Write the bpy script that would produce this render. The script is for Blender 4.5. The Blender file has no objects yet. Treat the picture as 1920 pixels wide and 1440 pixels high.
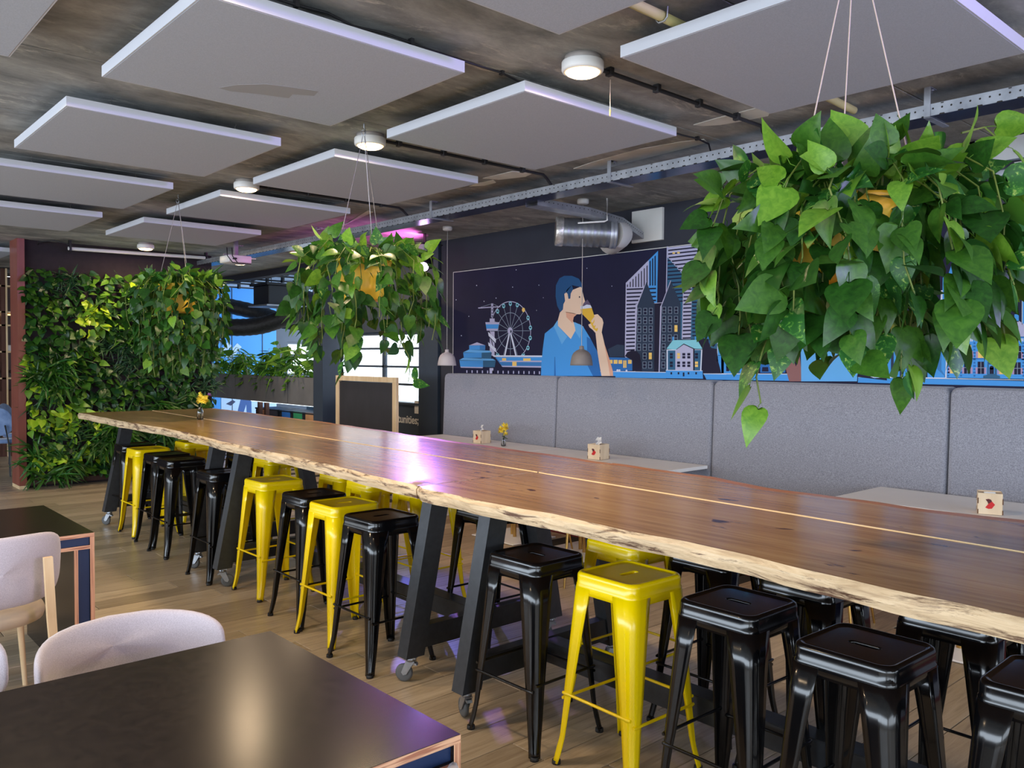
import bpy, bmesh, math, random
from math import sin, cos, pi, radians, sqrt, atan2
from mathutils import Vector, Matrix, Quaternion

S = bpy.context.scene
C = S.collection
random.seed(7)

# ------------------------------------------------------------------ camera, world, lights, exposure
CAM_R = Vector((0.74372344, -0.66845542, 0.00654136))
CAM_U = Vector((0.01504424, 0.02651946, 0.99953509))
CAM_W = Vector((0.66831812, 0.74327927, -0.02977955))
CAM_H, FPX = 1.6, 1566.45
cam_d = bpy.data.cameras.new('camera')
cam_d.sensor_width = 36.0
cam_d.lens = FPX / 1920 * 36.0
cam_d.clip_start = 0.05
cam = bpy.data.objects.new('camera', cam_d)
C.objects.link(cam)
cam.matrix_world = Matrix(((CAM_R.x, CAM_U.x, -CAM_W.x, 0), (CAM_R.y, CAM_U.y, -CAM_W.y, 0), (CAM_R.z, CAM_U.z, -CAM_W.z, CAM_H), (0, 0, 0, 1)))
S.camera = cam

S.view_settings.view_transform = 'Standard'
S.view_settings.look = 'None'
S.view_settings.gamma = 1.0
S.view_settings.use_curve_mapping = False
S.view_settings.exposure = 0.36
S.cycles.max_bounces = 7
S.cycles.diffuse_bounces = 4
S.cycles.glossy_bounces = 4
S.cycles.transmission_bounces = 6
S.cycles.caustics_reflective = False
S.cycles.caustics_refractive = False
S.cycles.sample_clamp_indirect = 4.0

world = bpy.data.worlds.new('sky')
S.world = world
world.use_nodes = True
bg = world.node_tree.nodes['Background']
bg.inputs[0].default_value = (0.86, 0.93, 1.0, 1)
bg.inputs[1].default_value = 2.4


def area(name, loc, aim, sx, sy, power, col, spread=180):
    d = bpy.data.lights.new(name, 'AREA')
    d.shape = 'RECTANGLE'; d.size = sx; d.size_y = sy
    d.energy = power; d.color = col; d.spread = radians(spread)
    o = bpy.data.objects.new(name, d); C.objects.link(o)
    o.location = loc
    o.rotation_euler = (Vector(aim) - Vector(loc)).to_track_quat('-Z', 'Y').to_euler()
    return o


# daylight through the long window fronts of the room (left side and behind the camera) and the facade window
area('daylight_left', (-4.3, 3.0, 1.7), (0, 3.0, 0.2), 13.0, 1.6, 450, (0.72, 0.85, 1.0))
area('daylight_front', (1.5, -4.3, 1.7), (1.5, 0, 0.4), 9.0, 1.6, 150, (0.74, 0.86, 1.0))
area('daylight_facade', (6.45, 9.55, 1.5), (5.0, 9.3, 1.1), 2.2, 0.85, 9, (0.80, 0.89, 1.0))
area('hall_fill', (11.6, 13.8, 1.9), (8.0, 14.0, 1.9), 5.0, 1.6, 420, (0.70, 0.84, 1.0))  # added fill that brightens the dark side hall, not a window
# violet stage wash from behind the camera
area('stage_wash', (3.2, -3.9, 2.62), (2.4, 4.0, 2.95), 0.5, 0.2, 15, (0.42, 0.26, 1.0), 50)


def spot(name, loc, aim, power, col, angle, blend=0.1, r=0.03):
    d = bpy.data.lights.new(name, 'SPOT')
    d.energy = power; d.color = col; d.spot_size = radians(angle); d.spot_blend = blend; d.shadow_soft_size = r
    o = bpy.data.objects.new(name, d); C.objects.link(o)
    o.location = loc
    o.rotation_euler = (Vector(aim) - Vector(loc)).to_track_quat('-Z', 'Y').to_euler()
    return o


# magenta wash of the same fixture over the table
spot('moving_head_wash', (5.42, 7.60, 2.66), (2.5, 3.4, 1.0), 90, (1.0, 0.12, 0.55), 22, 0.7, 0.06)
# beam of the moving-head stage light that hangs by the mural's far end
spot('moving_head_beam', (5.42, 7.55, 2.66), (2.75, 3.9, 0.3), 190, (0.22, 0.24, 1.0), 30, 0.3, 0.06)
spot('moving_head_spill', (5.50, 7.75, 2.68), (5.2, 8.0, 3.0), 40, (1.0, 0.18, 0.75), 150, 0.6, 0.02)


# ------------------------------------------------------------------ helpers
def lin(c):
    return tuple((x / 255 / 12.92 if x / 255 <= 0.04045 else ((x / 255 + 0.055) / 1.055) ** 2.4) for x in c[:3])


MATS = {}


def mat(name, col, rough=0.5, metal=0.0, **k):
    if name in MATS:
        return MATS[name]
    m = bpy.data.materials.new(name); m.use_nodes = True
    b = m.node_tree.nodes['Principled BSDF']
    b.inputs['Base Color'].default_value = (*lin(col), 1)
    b.inputs['Roughness'].default_value = rough
    b.inputs['Metallic'].default_value = metal
    for key, v in k.items():
        b.inputs[key.replace('_', ' ')].default_value = v
    MATS[name] = m
    return m


def nodes(m):
    nt = m.node_tree
    return nt, nt.nodes, nt.links, nt.nodes['Principled BSDF']


def tex_noise(nt, scale, detail=4, rough=0.55, mapscale=(1, 1, 1), coord='Object', dist=0.0, loc=None):
    tc = nt.nodes.new('ShaderNodeTexCoord')
    mp = nt.nodes.new('ShaderNodeMapping')
    mp.inputs['Scale'].default_value = mapscale
    nz = nt.nodes.new('ShaderNodeTexNoise')
    nz.inputs['Scale'].default_value = scale
    nz.inputs['Detail'].default_value = detail
    nz.inputs['Roughness'].default_value = rough
    nz.inputs['Distortion'].default_value = dist
    nt.links.new(tc.outputs[coord], mp.inputs['Vector'])
    nt.links.new(mp.outputs[0], nz.inputs['Vector'])
    return nz, mp


def ramp(nt, src, stops):
    r = nt.nodes.new('ShaderNodeValToRGB')
    el = r.color_ramp.elements
    while len(el) < len(stops):
        el.new(0.5)
    for e, (p, c) in zip(el, stops):
        e.position = p; e.color = (*lin(c), 1)
    nt.links.new(src, r.inputs[0])
    return r


def mixc(nt, a, b, fac, mode='MIX'):
    n = nt.nodes.new('ShaderNodeMix'); n.data_type = 'RGBA'; n.blend_type = mode
    for idx, v in ((0, fac), (6, a), (7, b)):
        if hasattr(v, 'links'):
            nt.links.new(v, n.inputs[idx])
        elif idx == 0:
            n.inputs[0].default_value = v
        else:
            n.inputs[idx].default_value = (*lin(v), 1)
    return n.outputs[2]


def bump(nt, src, b, strength=0.2, dist=0.01):
    n = nt.nodes.new('ShaderNodeBump')
    n.inputs['Strength'].default_value = strength; n.inputs['Distance'].default_value = dist
    nt.links.new(src, n.inputs['Height']); nt.links.new(n.outputs[0], b.inputs['Normal'])


def noisy(name, stops, scale=10, mapscale=(1, 1, 1), rough=0.5, metal=0.0, detail=4, bumpk=0.0, dist=0.0, coord='Object', **k):
    """principled with a noise-driven colour"""
    if name in MATS:
        return MATS[name]
    m = mat(name, stops[0][1], rough, metal, **k)
    nt, N, L, b = nodes(m)
    nz, mp = tex_noise(nt, scale, detail, 0.55, mapscale, coord, dist)
    r = ramp(nt, nz.outputs[0], stops)
    L.new(r.outputs[0], b.inputs['Base Color'])
    if bumpk:
        bump(nt, nz.outputs[0], b, bumpk)
    return m


class MB:
    def __init__(s):
        s.v = []; s.f = []; s.m = []; s.sm = []

    def add(s, vs, fs, mi=0, smooth=False):
        o = len(s.v)
        s.v += [tuple(v) for v in vs]
        for f in fs:
            s.f.append([i + o for i in f]); s.m.append(mi); s.sm.append(smooth)
        return s

    def box(s, x0, x1, y0, y1, z0, z1, mi=0):
        vs = [(x, y, z) for x in (x0, x1) for y in (y0, y1) for z in (z0, z1)]
        return s.add(vs, [(0, 1, 3, 2), (4, 6, 7, 5), (0, 4, 5, 1), (2, 3, 7, 6), (0, 2, 6, 4), (1, 5, 7, 3)], mi)

    def bbox(s, x0, x1, y0, y1, z0, z1, r=0.01, seg=2, mi=0):
        bm = bmesh.new()
        bmesh.ops.create_cube(bm, size=1.0)
        for v in bm.verts:
            v.co = ((x0 + x1) / 2 + v.co.x * (x1 - x0), (y0 + y1) / 2 + v.co.y * (y1 - y0), (z0 + z1) / 2 + v.co.z * (z1 - z0))
        bmesh.ops.bevel(bm, geom=bm.edges[:], offset=r, segments=seg, profile=0.5, affect='EDGES')
        bm.verts.index_update()
        s.add([v.co for v in bm.verts], [[v.index for v in f.verts] for f in bm.faces], mi, seg > 1)
        bm.free()
        return s

    def prism(s, poly, axis, a, b, mi=0):
        """polygon of 2-D points extruded along axis from a to b (other axes in xyz order)"""
        n = len(poly)

        def p3(p, t):
            q = list(p); q.insert('xyz'.index(axis), t); return tuple(q)
        vs = [p3(p, a) for p in poly] + [p3(p, b) for p in poly]
        fs = [tuple(range(n))[::-1], tuple(range(n, 2 * n))] + [(i, (i + 1) % n, n + (i + 1) % n, n + i) for i in range(n)]
        return s.add(vs, fs, mi)

    def tube(s, pts, r, n=8, mi=0, cap=True, r2=None):
        pts = [Vector(p) for p in pts]
        k = len(pts); vs = []; up = Vector((0, 0, 1))
        for i, p in enumerate(pts):
            d = (pts[min(i + 1, k - 1)] - pts[max(i - 1, 0)]).normalized()
            a = d.cross(up)
            if a.length < 1e-3:
                a = d.cross(Vector((1, 0, 0)))
            a.normalize(); b = d.cross(a)
            rr = r if r2 is None else r + (r2 - r) * i / (k - 1)
            if isinstance(r, (list, tuple)):
                rr = r[i]
            for j in range(n):
                t = 2 * pi * j / n
                vs.append(p + a * cos(t) * rr + b * sin(t) * rr)
        fs = [(i * n + j, i * n + (j + 1) % n, (i + 1) * n + (j + 1) % n, (i + 1) * n + j) for i in range(k - 1) for j in range(n)]
        s.add(vs, fs, mi, n > 5)
        if cap:
            s.add(vs[:n], [tuple(range(n))], mi); s.add(vs[-n:], [tuple(range(n))[::-1]], mi)
        return s

    def lathe(s, prof, n=24, c=(0, 0, 0), mi=0, smooth=True, close=False):
        vs = []
        for r, z in prof:
            for j in range(n):
                t = 2 * pi * j / n
                vs.append((c[0] + r * cos(t), c[1] + r * sin(t), c[2] + z))
        fs = [(i * n + j, i * n + (j + 1) % n, (i + 1) * n + (j + 1) % n, (i + 1) * n + j) for i in range(len(prof) - 1) for j in range(n)]
        return s.add(vs, fs, mi, smooth)

    def build(s, name, ms, parent=None, loc=(0, 0, 0)):
        me = bpy.data.meshes.new(name)
        me.from_pydata(s.v, [], s.f)
        ms = ms if isinstance(ms, (list, tuple)) else [ms]
        for m in ms:
            me.materials.append(m)
        me.polygons.foreach_set('material_index', s.m)
        me.polygons.foreach_set('use_smooth', s.sm)
        me.update()
        o = bpy.data.objects.new(name, me)
        C.objects.link(o)
        o.location = loc
        if parent:
            o.parent = parent
        return o


def rnorm(o):
    """recalculate outward normals of a closed mesh"""
    bm = bmesh.new(); bm.from_mesh(o.data)
    bmesh.ops.recalc_face_normals(bm, faces=bm.faces[:])
    bm.to_mesh(o.data); bm.free()
    return o


def thing(name, label, cat, loc=(0, 0, 0), rz=0.0, group=None):
    o = bpy.data.objects.new(name, None); C.objects.link(o)
    o.empty_display_size = 0.1
    o.location = loc; o.rotation_euler = (0, 0, rz)
    o['label'] = label; o['category'] = cat
    if group:
        o['group'] = group
    return o


def tag(o, label, cat, group=None):
    o['label'] = label; o['category'] = cat
    if group:
        o['group'] = group
    return o


def struct(o, label=None):
    o['kind'] = 'structure'
    if label:
        o['label'] = label
    return o


def copy_tree(o, kids, parent=None):
    c = o.copy(); C.objects.link(c)
    if parent:
        c.parent = parent
    for ch in kids.get(o.name, ()):
        copy_tree(ch, kids, c)
    return c


def kids_of(root):
    out = {}
    st = [root]
    while st:
        o = st.pop()
        ch = list(o.children)
        if ch:
            out[o.name] = ch; st += ch
    return out


def on_x(px, py, X):
    """point of the plane x = X that the photograph shows at a pixel (used to survey the printed mural)"""
    d = CAM_W + CAM_R * ((px - 960) / FPX) - CAM_U * ((py - 720) / FPX)
    t = X / d.x
    return (d.y * t, CAM_H + d.z * t)


# ------------------------------------------------------------------ materials
concrete = mat('concrete', (100, 95, 88), 0.85)
nt, N, L, b = nodes(concrete)
n1, _ = tex_noise(nt, 2.2, 10, 0.70, (0.9, 1.5, 1), 'Object', 0.3)
n2, _ = tex_noise(nt, 3.0, 12, 0.78, (0.55, 1.7, 1), 'Object', 0.4)
n3, _ = tex_noise(nt, 0.8, 3, 0.5, (1, 1, 1), 'Object')
r1 = ramp(nt, n1.outputs[0], [(0.32, (112, 115, 117)), (0.5, (154, 156, 156)), (0.68, (190, 192, 192))])
r2 = ramp(nt, n2.outputs[0], [(0.55, (0, 0, 0)), (0.65, (255, 255, 255))])
r3 = ramp(nt, n3.outputs[0], [(0.35, (206, 202, 196)), (0.65, (255, 255, 255))])
c1 = mixc(nt, r1.outputs[0], (214, 211, 204), r2.outputs[0])
c2 = mixc(nt, c1, r3.outputs[0], 1.0, 'MULTIPLY')
L.new(c2, b.inputs['Base Color']); bump(nt, n1.outputs[0], b, 0.25, 0.01)

plaster = noisy('plaster', [(0.3, (206, 206, 200)), (0.7, (226, 226, 222))], 6, rough=0.9)
dark_joint = mat('dark_joint', (40, 36, 30), 0.9)
panel_felt = mat('panel_felt', (214, 212, 214), 0.95)
nt, N, L, b = nodes(panel_felt)
n1, _ = tex_noise(nt, 220, 2); n2, _ = tex_noise(nt, 2.2, 5, 0.6, (0.8, 2.2, 1), 'Object')
r1 = ramp(nt, n1.outputs[0], [(0.3, (166, 171, 182)), (0.7, (180, 185, 196))])
r2 = ramp(nt, n2.outputs[0], [(0.70, (255, 255, 255)), (0.76, (228, 224, 220))])
L.new(mixc(nt, r1.outputs[0], r2.outputs[0], 1.0, 'MULTIPLY'), b.inputs['Base Color'])
panel_rim = mat('panel_rim', (196, 198, 206), 0.6)

plank_m = mat('laminate', (150, 122, 92), 0.34)
nt, N, L, b = nodes(plank_m)
oi = N.new('ShaderNodeObjectInfo')
nz, mp = tex_noise(nt, 3.2, 9, 0.66, (0.9, 13, 1), 'Object', 0.8)
add = N.new('ShaderNodeVectorMath'); add.operation = 'SCALE'
comb = N.new('ShaderNodeCombineXYZ')
for i in range(3):
    L.new(oi.outputs['Random'], comb.inputs[i])
L.new(comb.outputs[0], add.inputs[0]); add.inputs['Scale'].default_value = 37.0
L.new(add.outputs[0], mp.inputs['Location'])
r1 = ramp(nt, nz.outputs[0], [(0.28, (156, 138, 116)), (0.48, (196, 178, 152)), (0.72, (216, 200, 176))])
rr = ramp(nt, oi.outputs['Random'], [(0.0, (206, 200, 194)), (1.0, (255, 250, 244))])
L.new(mixc(nt, r1.outputs[0], rr.outputs[0], 1.0, 'MULTIPLY'), b.inputs['Base Color'])
bump(nt, nz.outputs[0], b, 0.06, 0.004)

oak = mat('oak_top', (150, 108, 70), 0.27)
nt, N, L, b = nodes(oak)
n1, _ = tex_noise(nt, 1.6, 10, 0.62, (9, 0.55, 1), 'Object', 1.6)
n2, _ = tex_noise(nt, 4.0, 12, 0.7, (16, 0.7, 1), 'Object', 0.6)
n3, _ = tex_noise(nt, 9.0, 2, 0.5, (1.6, 0.8, 1), 'Object', 0.3)
r1 = ramp(nt, n1.outputs[0], [(0.30, (142, 108, 66)), (0.47, (168, 131, 86)), (0.60, (182, 147, 99)), (0.74, (154, 118, 76))])
r2 = ramp(nt, n2.outputs[0], [(0.35, (240, 236, 230)), (0.6, (255, 255, 255))])
r3 = ramp(nt, n3.outputs[0], [(0.24, (120, 88, 64)), (0.31, (255, 255, 255))])
c1 = mixc(nt, r1.outputs[0], r2.outputs[0], 1.0, 'MULTIPLY')
L.new(mixc(nt, c1, r3.outputs[0], 1.0, 'MULTIPLY'), b.inputs['Base Color'])
rr = N.new('ShaderNodeMapRange'); b.inputs['Specular IOR Level'].default_value = 0.42
rr.inputs[3].default_value = 0.17; rr.inputs[4].default_value = 0.24
L.new(n2.outputs[0], rr.inputs[0]); L.new(rr.outputs[0], b.inputs['Roughness'])
oak_dark = noisy('oak_rear_edge', [(0.3, (158, 100, 48)), (0.7, (186, 124, 64))], 5, (8, 0.6, 8), 0.3)
live_edge = mat('sapwood', (220, 190, 145), 0.6)
nt, N, L, b = nodes(live_edge)
n1, _ = tex_noise(nt, 5.0, 8, 0.7, (1, 1.1, 9), 'Object', 1.0)
n2, _ = tex_noise(nt, 5.5, 8, 0.75, (1, 0.75, 6), 'Object', 0.6)
r1 = ramp(nt, n1.outputs[0], [(0.30, (168, 140, 108)), (0.5, (206, 180, 144)), (0.7, (226, 204, 170))])
r2 = ramp(nt, n2.outputs[0], [(0.40, (120, 100, 96)), (0.49, (255, 255, 255))])
L.new(mixc(nt, r1.outputs[0], r2.outputs[0], 1.0, 'MULTIPLY'), b.inputs['Base Color'])
bump(nt, n1.outputs[0], b, 0.4, 0.01)
sap_strip = noisy('sap_strip', [(0.3, (222, 190, 140)), (0.7, (240, 214, 170))], 6, (6, 0.6, 1), 0.4)

steel_black = noisy('black_steel', [(0.3, (44, 46, 50)), (0.7, (54, 56, 60))], 30, rough=0.42, metal=0.2)
zinc = noisy('zinc', [(0.3, (150, 155, 162)), (0.7, (186, 190, 196))], 12, rough=0.38, metal=0.85)
rubber = mat('grey_rubber', (88, 90, 92), 0.6)
rubber_blk = mat('black_rubber', (26, 26, 27), 0.6)
yellow_paint = mat('yellow_paint', (240, 206, 0), 0.24, Specular_IOR_Level=0.4, Coat_Weight=0.15, Coat_Roughness=0.06)
black_paint = mat('black_paint', (9, 9, 11), 0.17, Specular_IOR_Level=0.42, Coat_Weight=0.15, Coat_Roughness=0.05)
bench_fab = mat('bench_fabric', (136, 138, 146), 0.95, Sheen_Weight=0.3)
nt, N, L, b = nodes(bench_fab)
n1, _ = tex_noise(nt, 160, 3, 0.7, (1, 1, 1)); n2, _ = tex_noise(nt, 60, 3, 0.7, (1, 1, 3))
r1 = ramp(nt, n1.outputs[0], [(0.32, (122, 124, 136)), (0.68, (174, 176, 190))])
r2 = ramp(nt, n2.outputs[0], [(0.3, (222, 222, 224)), (0.7, (255, 255, 255))])
L.new(mixc(nt, r1.outputs[0], r2.outputs[0], 1.0, 'MULTIPLY'), b.inputs['Base Color'])
pink_fab = mat('pale_fabric', (206, 196, 198), 0.95, Sheen_Weight=0.3)
nt, N, L, b = nodes(pink_fab)
n1, _ = tex_noise(nt, 320, 2, 0.7)
r1 = ramp(nt, n1.outputs[0], [(0.3, (172, 165, 174)), (0.7, (202, 195, 204))])
L.new(r1.outputs[0], b.inputs['Base Color'])
cream_fab = mat('cream_fabric', (196, 180, 158), 0.95)
blue_vel = noisy('blue_velvet', [(0.3, (84, 112, 160)), (0.7, (130, 156, 200))], 9, rough=0.8, Sheen_Weight=0.5)
ash = noisy('ash_wood', [(0.3, (214, 182, 138)), (0.7, (236, 210, 170))], 14, (1, 1, 0.15), 0.5)
table_blk = mat('black_laminate', (52, 42, 36), 0.3)
nt, N, L, b = nodes(table_blk)
n1, _ = tex_noise(nt, 26, 9, 0.75, (1, 1, 1), 'Object', 0.5)
r1 = ramp(nt, n1.outputs[0], [(0.35, (28, 22, 19)), (0.65, (44, 36, 31))])
L.new(r1.outputs[0], b.inputs['Base Color'])
rr = N.new('ShaderNodeMapRange'); b.inputs['Specular IOR Level'].default_value = 0.17
rr.inputs[3].default_value = 0.2; rr.inputs[4].default_value = 0.25
L.new(n1.outputs[0], rr.inputs[0]); L.new(rr.outputs[0], b.inputs['Roughness'])
ply = mat('plywood_edge', (206, 150, 116), 0.55)
nt, N, L, b = nodes(ply)
n1, _ = tex_noise(nt, 40, 2, 0.5, (0.2, 0.2, 3.4), 'Object')
r1 = ramp(nt, n1.outputs[0], [(0.4, (168, 108, 82)), (0.55, (226, 176, 140))])
L.new(r1.outputs[0], b.inputs['Base Color'])
ply_v = mat('plywood_edge_upright', (206, 150, 116), 0.55)
nt, N, L, b = nodes(ply_v)
n1, _ = tex_noise(nt, 40, 2, 0.5, (8.0, 0.2, 0.1), 'Object')
r1 = ramp(nt, n1.outputs[0], [(0.4, (176, 116, 88)), (0.55, (222, 172, 136))])
L.new(r1.outputs[0], b.inputs['Base Color'])
navy = mat('navy_board', (24, 44, 82), 0.45)
white_top = noisy('white_laminate', [(0.3, (244, 243, 246)), (0.7, (249, 248, 250))], 4, rough=0.4)
brass = mat('brass', (190, 150, 84), 0.28, 1.0)
burgundy = mat('burgundy', (104, 30, 34), 0.6)
wall_dark = noisy('dark_wall_paint', [(0.3, (36, 39, 52)), (0.7, (42, 45, 58))], 3, rough=0.7)
frame_dark = noisy('dark_frame_paint', [(0.3, (46, 58, 74)), (0.7, (52, 64, 80))], 3, rough=0.5)
white_wall = noisy('white_paint', [(0.3, (214, 214, 212)), (0.7, (226, 226, 224))], 3, rough=0.8)
pot_yel = mat('yellow_pot', (226, 172, 28), 0.45)
nt, N, L, b = nodes(pot_yel)
n1, _ = tex_noise(nt, 6, 3)
r1 = ramp(nt, n1.outputs[0], [(0.35, (232, 176, 30)), (0.65, (244, 212, 84))])
L.new(r1.outputs[0], b.inputs['Base Color'])
cordm = mat('hemp_cord', (196, 176, 160), 0.8)
wire = mat('steel_wire', (150, 146, 142), 0.4, 0.8)
stemm = noisy('green_stem', [(0.3, (84, 106, 40)), (0.7, (124, 136, 60))], 8, rough=0.6)
lamp_white = noisy('white_lamp_body', [(0.3, (222, 220, 218)), (0.7, (230, 228, 226))], 5, rough=0.45)
rose = noisy('pale_lamp_shade', [(0.3, (198, 188, 190)), (0.7, (206, 198, 198))], 5, rough=0.6)
grey_shade = noisy('grey_lamp_shade', [(0.3, (124, 116, 112)), (0.7, (136, 128, 124))], 5, rough=0.6)
birch = noisy('birch_ply', [(0.3, (220, 196, 164)), (0.7, (240, 220, 192))], 14, (1, 1, 0.2), 0.6)
burnt = mat('burnt_edge', (96, 62, 40), 0.8)
red_p = mat('red_print', (206, 30, 32), 0.5)
dkred = mat('dark_red_print', (84, 10, 18), 0.5)
tissue = mat('tissue', (238, 238, 242), 0.9)
glassm = mat('clear_glass', (240, 246, 248), 0.03, Transmission_Weight=1.0, IOR=1.45)
bloom_y = noisy('yellow_petal', [(0.3, (255, 220, 50)), (0.7, (255, 240, 110))], 60, rough=0.6)
bloom_p = mat('lilac_petal', (170, 110, 190), 0.6)
chalk = noisy('chalkboard', [(0.3, (40, 38, 42)), (0.7, (50, 47, 52))], 5, (1, 1, 0.5), 0.6)
galv = noisy('galvanised', [(0.3, (150, 154, 162)), (0.7, (186, 190, 198))], 9, rough=0.42, metal=0.7)
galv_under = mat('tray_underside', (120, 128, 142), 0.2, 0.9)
duct_m = noisy('duct_metal', [(0.3, (128, 132, 138)), (0.7, (160, 164, 170))], 7, rough=0.36, metal=0.8)
foil = noisy('foil_tape', [(0.3, (170, 168, 164)), (0.7, (230, 228, 224))], 22, rough=0.35, metal=0.7, bumpk=0.5)
black_pl = mat('black_plastic', (28, 28, 32), 0.45)
cable_m = mat('black_cable', (34, 33, 36), 0.6)
conduit_y = mat('yellow_conduit', (196, 188, 130), 0.6)


def emitter(name, col, strength):
    m = bpy.data.materials.new(name); m.use_nodes = True
    b = m.node_tree.nodes['Principled BSDF']
    b.inputs['Base Color'].default_value = (0.8, 0.8, 0.8, 1)
    b.inputs['Emission Color'].default_value = (*col, 1)
    b.inputs['Emission Strength'].default_value = strength
    return m


warm_em = emitter('warm_diffuser', (1.0, 0.66, 0.34), 7)
violet_em = emitter('violet_lens', (0.75, 0.45, 1.0), 14)
led_em = emitter('led_strip', (0.75, 0.9, 1.0), 2.2)
shelf_em = emitter('amber_strip', (1.0, 0.62, 0.25), 2.0)


def leafmat(name, stops, rough=0.4, trans=0.22, scale=6):
    m = bpy.data.materials.new(name); m.use_nodes = True
    nt, N, L, b = nodes(m)
    oi = N.new('ShaderNodeObjectInfo')
    nz, mp = tex_noise(nt, scale, 5, 0.6, (1, 1, 1), 'Object', 0.8)
    comb = N.new('ShaderNodeCombineXYZ')
    mul = N.new('ShaderNodeMath'); mul.operation = 'MULTIPLY'; mul.inputs[1].default_value = 53.0
    L.new(oi.outputs['Random'], mul.inputs[0])
    for i in range(3):
        L.new(mul.outputs[0], comb.inputs[i])
    L.new(comb.outputs[0], mp.inputs['Location'])
    r = ramp(nt, nz.outputs[0], stops)
    L.new(r.outputs[0], b.inputs['Base Color'])
    b.inputs['Roughness'].default_value = rough
    tr = N.new('ShaderNodeBsdfTranslucent'); mx = N.new('ShaderNodeMixShader')
    L.new(r.outputs[0], tr.inputs['Color'])
    mx.inputs[0].default_value = trans
    L.new(b.outputs[0], mx.inputs[1]); L.new(tr.outputs[0], mx.inputs[2])
    L.new(mx.outputs[0], N['Material Output'].inputs['Surface'])
    return m


LM = [leafmat('leaf_deep', [(0.3, (24, 62, 18)), (0.7, (46, 96, 28))]),
      leafmat('leaf_mid', [(0.3, (42, 88, 24)), (0.7, (72, 120, 36))]),
      leafmat('leaf_bright', [(0.3, (84, 136, 34)), (0.7, (124, 168, 54))]),
      leafmat('leaf_variegated', [(0.52, (40, 98, 36)), (0.60, (84, 146, 54)), (0.70, (200, 206, 110))], scale=7),
      leafmat('leaf_lime', [(0.3, (150, 196, 30)), (0.7, (204, 228, 64))]),
      leafmat('leaf_bluish_green', [(0.3, (30, 66, 38)), (0.7, (48, 92, 50))])]  # dull bluish green, for ferns and scattered at random

# ------------------------------------------------------------------ room shell
CEIL = 3.0
XW = 6.05            # mural wall
floor = struct(MB().box(-4.5, 6.3, -4.5, 17.2, -0.12, -0.004).build('floor', dark_joint), 'oak-coloured laminate floor laid in long planks')
noisy('pale_deck', [(0.3, (150, 172, 200)), (0.7, (170, 190, 214))], 4, rough=.6)
hall_floor = struct(MB().box(6.3, 12, 10.8, 17.2, -0.12, -0.002).build('floor_hall', plank_m), 'floor of the blue side hall')

# planks: the nearest 300 one by one, the rest joined
PW, PL = 0.193, 1.285


def plank_mesh():
    b_ = MB(); g = 0.0012; e = 0.0022
    x0, x1, y0, y1 = -PL / 2 + g, PL / 2 - g, -PW / 2 + g, PW / 2 - g
    vs = [(x0, y0, -0.006), (x1, y0, -0.006), (x1, y1, -0.006), (x0, y1, -0.006),
          (x0 + e, y0 + e, 0), (x1 - e, y0 + e, 0), (x1 - e, y1 - e, 0), (x0 + e, y1 - e, 0)]
    b_.add(vs, [(4, 5, 6, 7), (0, 1, 5, 4), (1, 2, 6, 5), (2, 3, 7, 6), (3, 0, 4, 7)])
    return b_


pm = plank_mesh()
cells = []
ny = int(21.6 / PW)
for j in range(ny):
    y = -4.4 + PW * (j + 0.5)
    offx = (j * 0.437) % 1.0 * PL
    for i in range(-1, 9):
        x = -4.5 + offx + PL * (i + 0.5)
        if x - PL / 2 < -4.5 or x + PL / 2 > 6.3:
            continue
        d = (Vector((x, y, 0)) - Vector((0, 0, CAM_H)))
        z = d.dot(CAM_W)
        px = 960 + FPX * d.dot(CAM_R) / z if z > 0.3 else 1e9
        py = 720 - FPX * d.dot(CAM_U) / z if z > 0.3 else 1e9
        vis = z > 0.3 and -350 < px < 2500 and py < 2000
        cells.append((0 if vis else 1, d.length, x, y))
cells.sort()
first = None
rest = MB()
for k, (_, _, x, y) in enumerate(cells):
    if k < 300:
        if first is None:
            first = pm.build('plank', plank_m, floor, (x, y, 0))
        else:
            o = first.copy(); C.objects.link(o); o.location = (x, y, 0)
    else:
        rest.add([(v[0] + x, v[1] + y, v[2]) for v in pm.v], pm.f)
ro = rest.build('plank_field', plank_m, floor); ro['kind'] = 'stuff'

# ceiling: concrete slab strips 1.2 m wide with open joints
ceil = struct(MB().box(-4.5, 6.25, -4.5, 17.2, CEIL + 0.02, CEIL + 0.2).build('ceiling', dark_joint), 'raw concrete slab ceiling with board marks')
sl = MB()
SW = 1.2
sl.add([(-5.375, -0.594, 0), (5.375, -0.594, 0), (5.375, 0.594, 0), (-5.375, 0.594, 0),
        (-5.375, -0.6, 0.021), (5.375, -0.6, 0.021), (5.375, 0.6, 0.021), (-5.375, 0.6, 0.021)],
       [(3, 2, 1, 0), (0, 1, 5, 4), (2, 3, 7, 6), (1, 2, 6, 5), (3, 0, 4, 7)])
s0 = None
for j in range(-6, 12):
    y = 3.1 + SW * (j + 0.5)
    if y - .6 < -4.5 or y + .6 > 17.2:
        continue
    m_ = MB(); m_.add([(v[0] + 0.875, v[1] + y, v[2] + CEIL) for v in sl.v], sl.f)
    o = m_.build('ceiling_slab', concrete, ceil)
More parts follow.
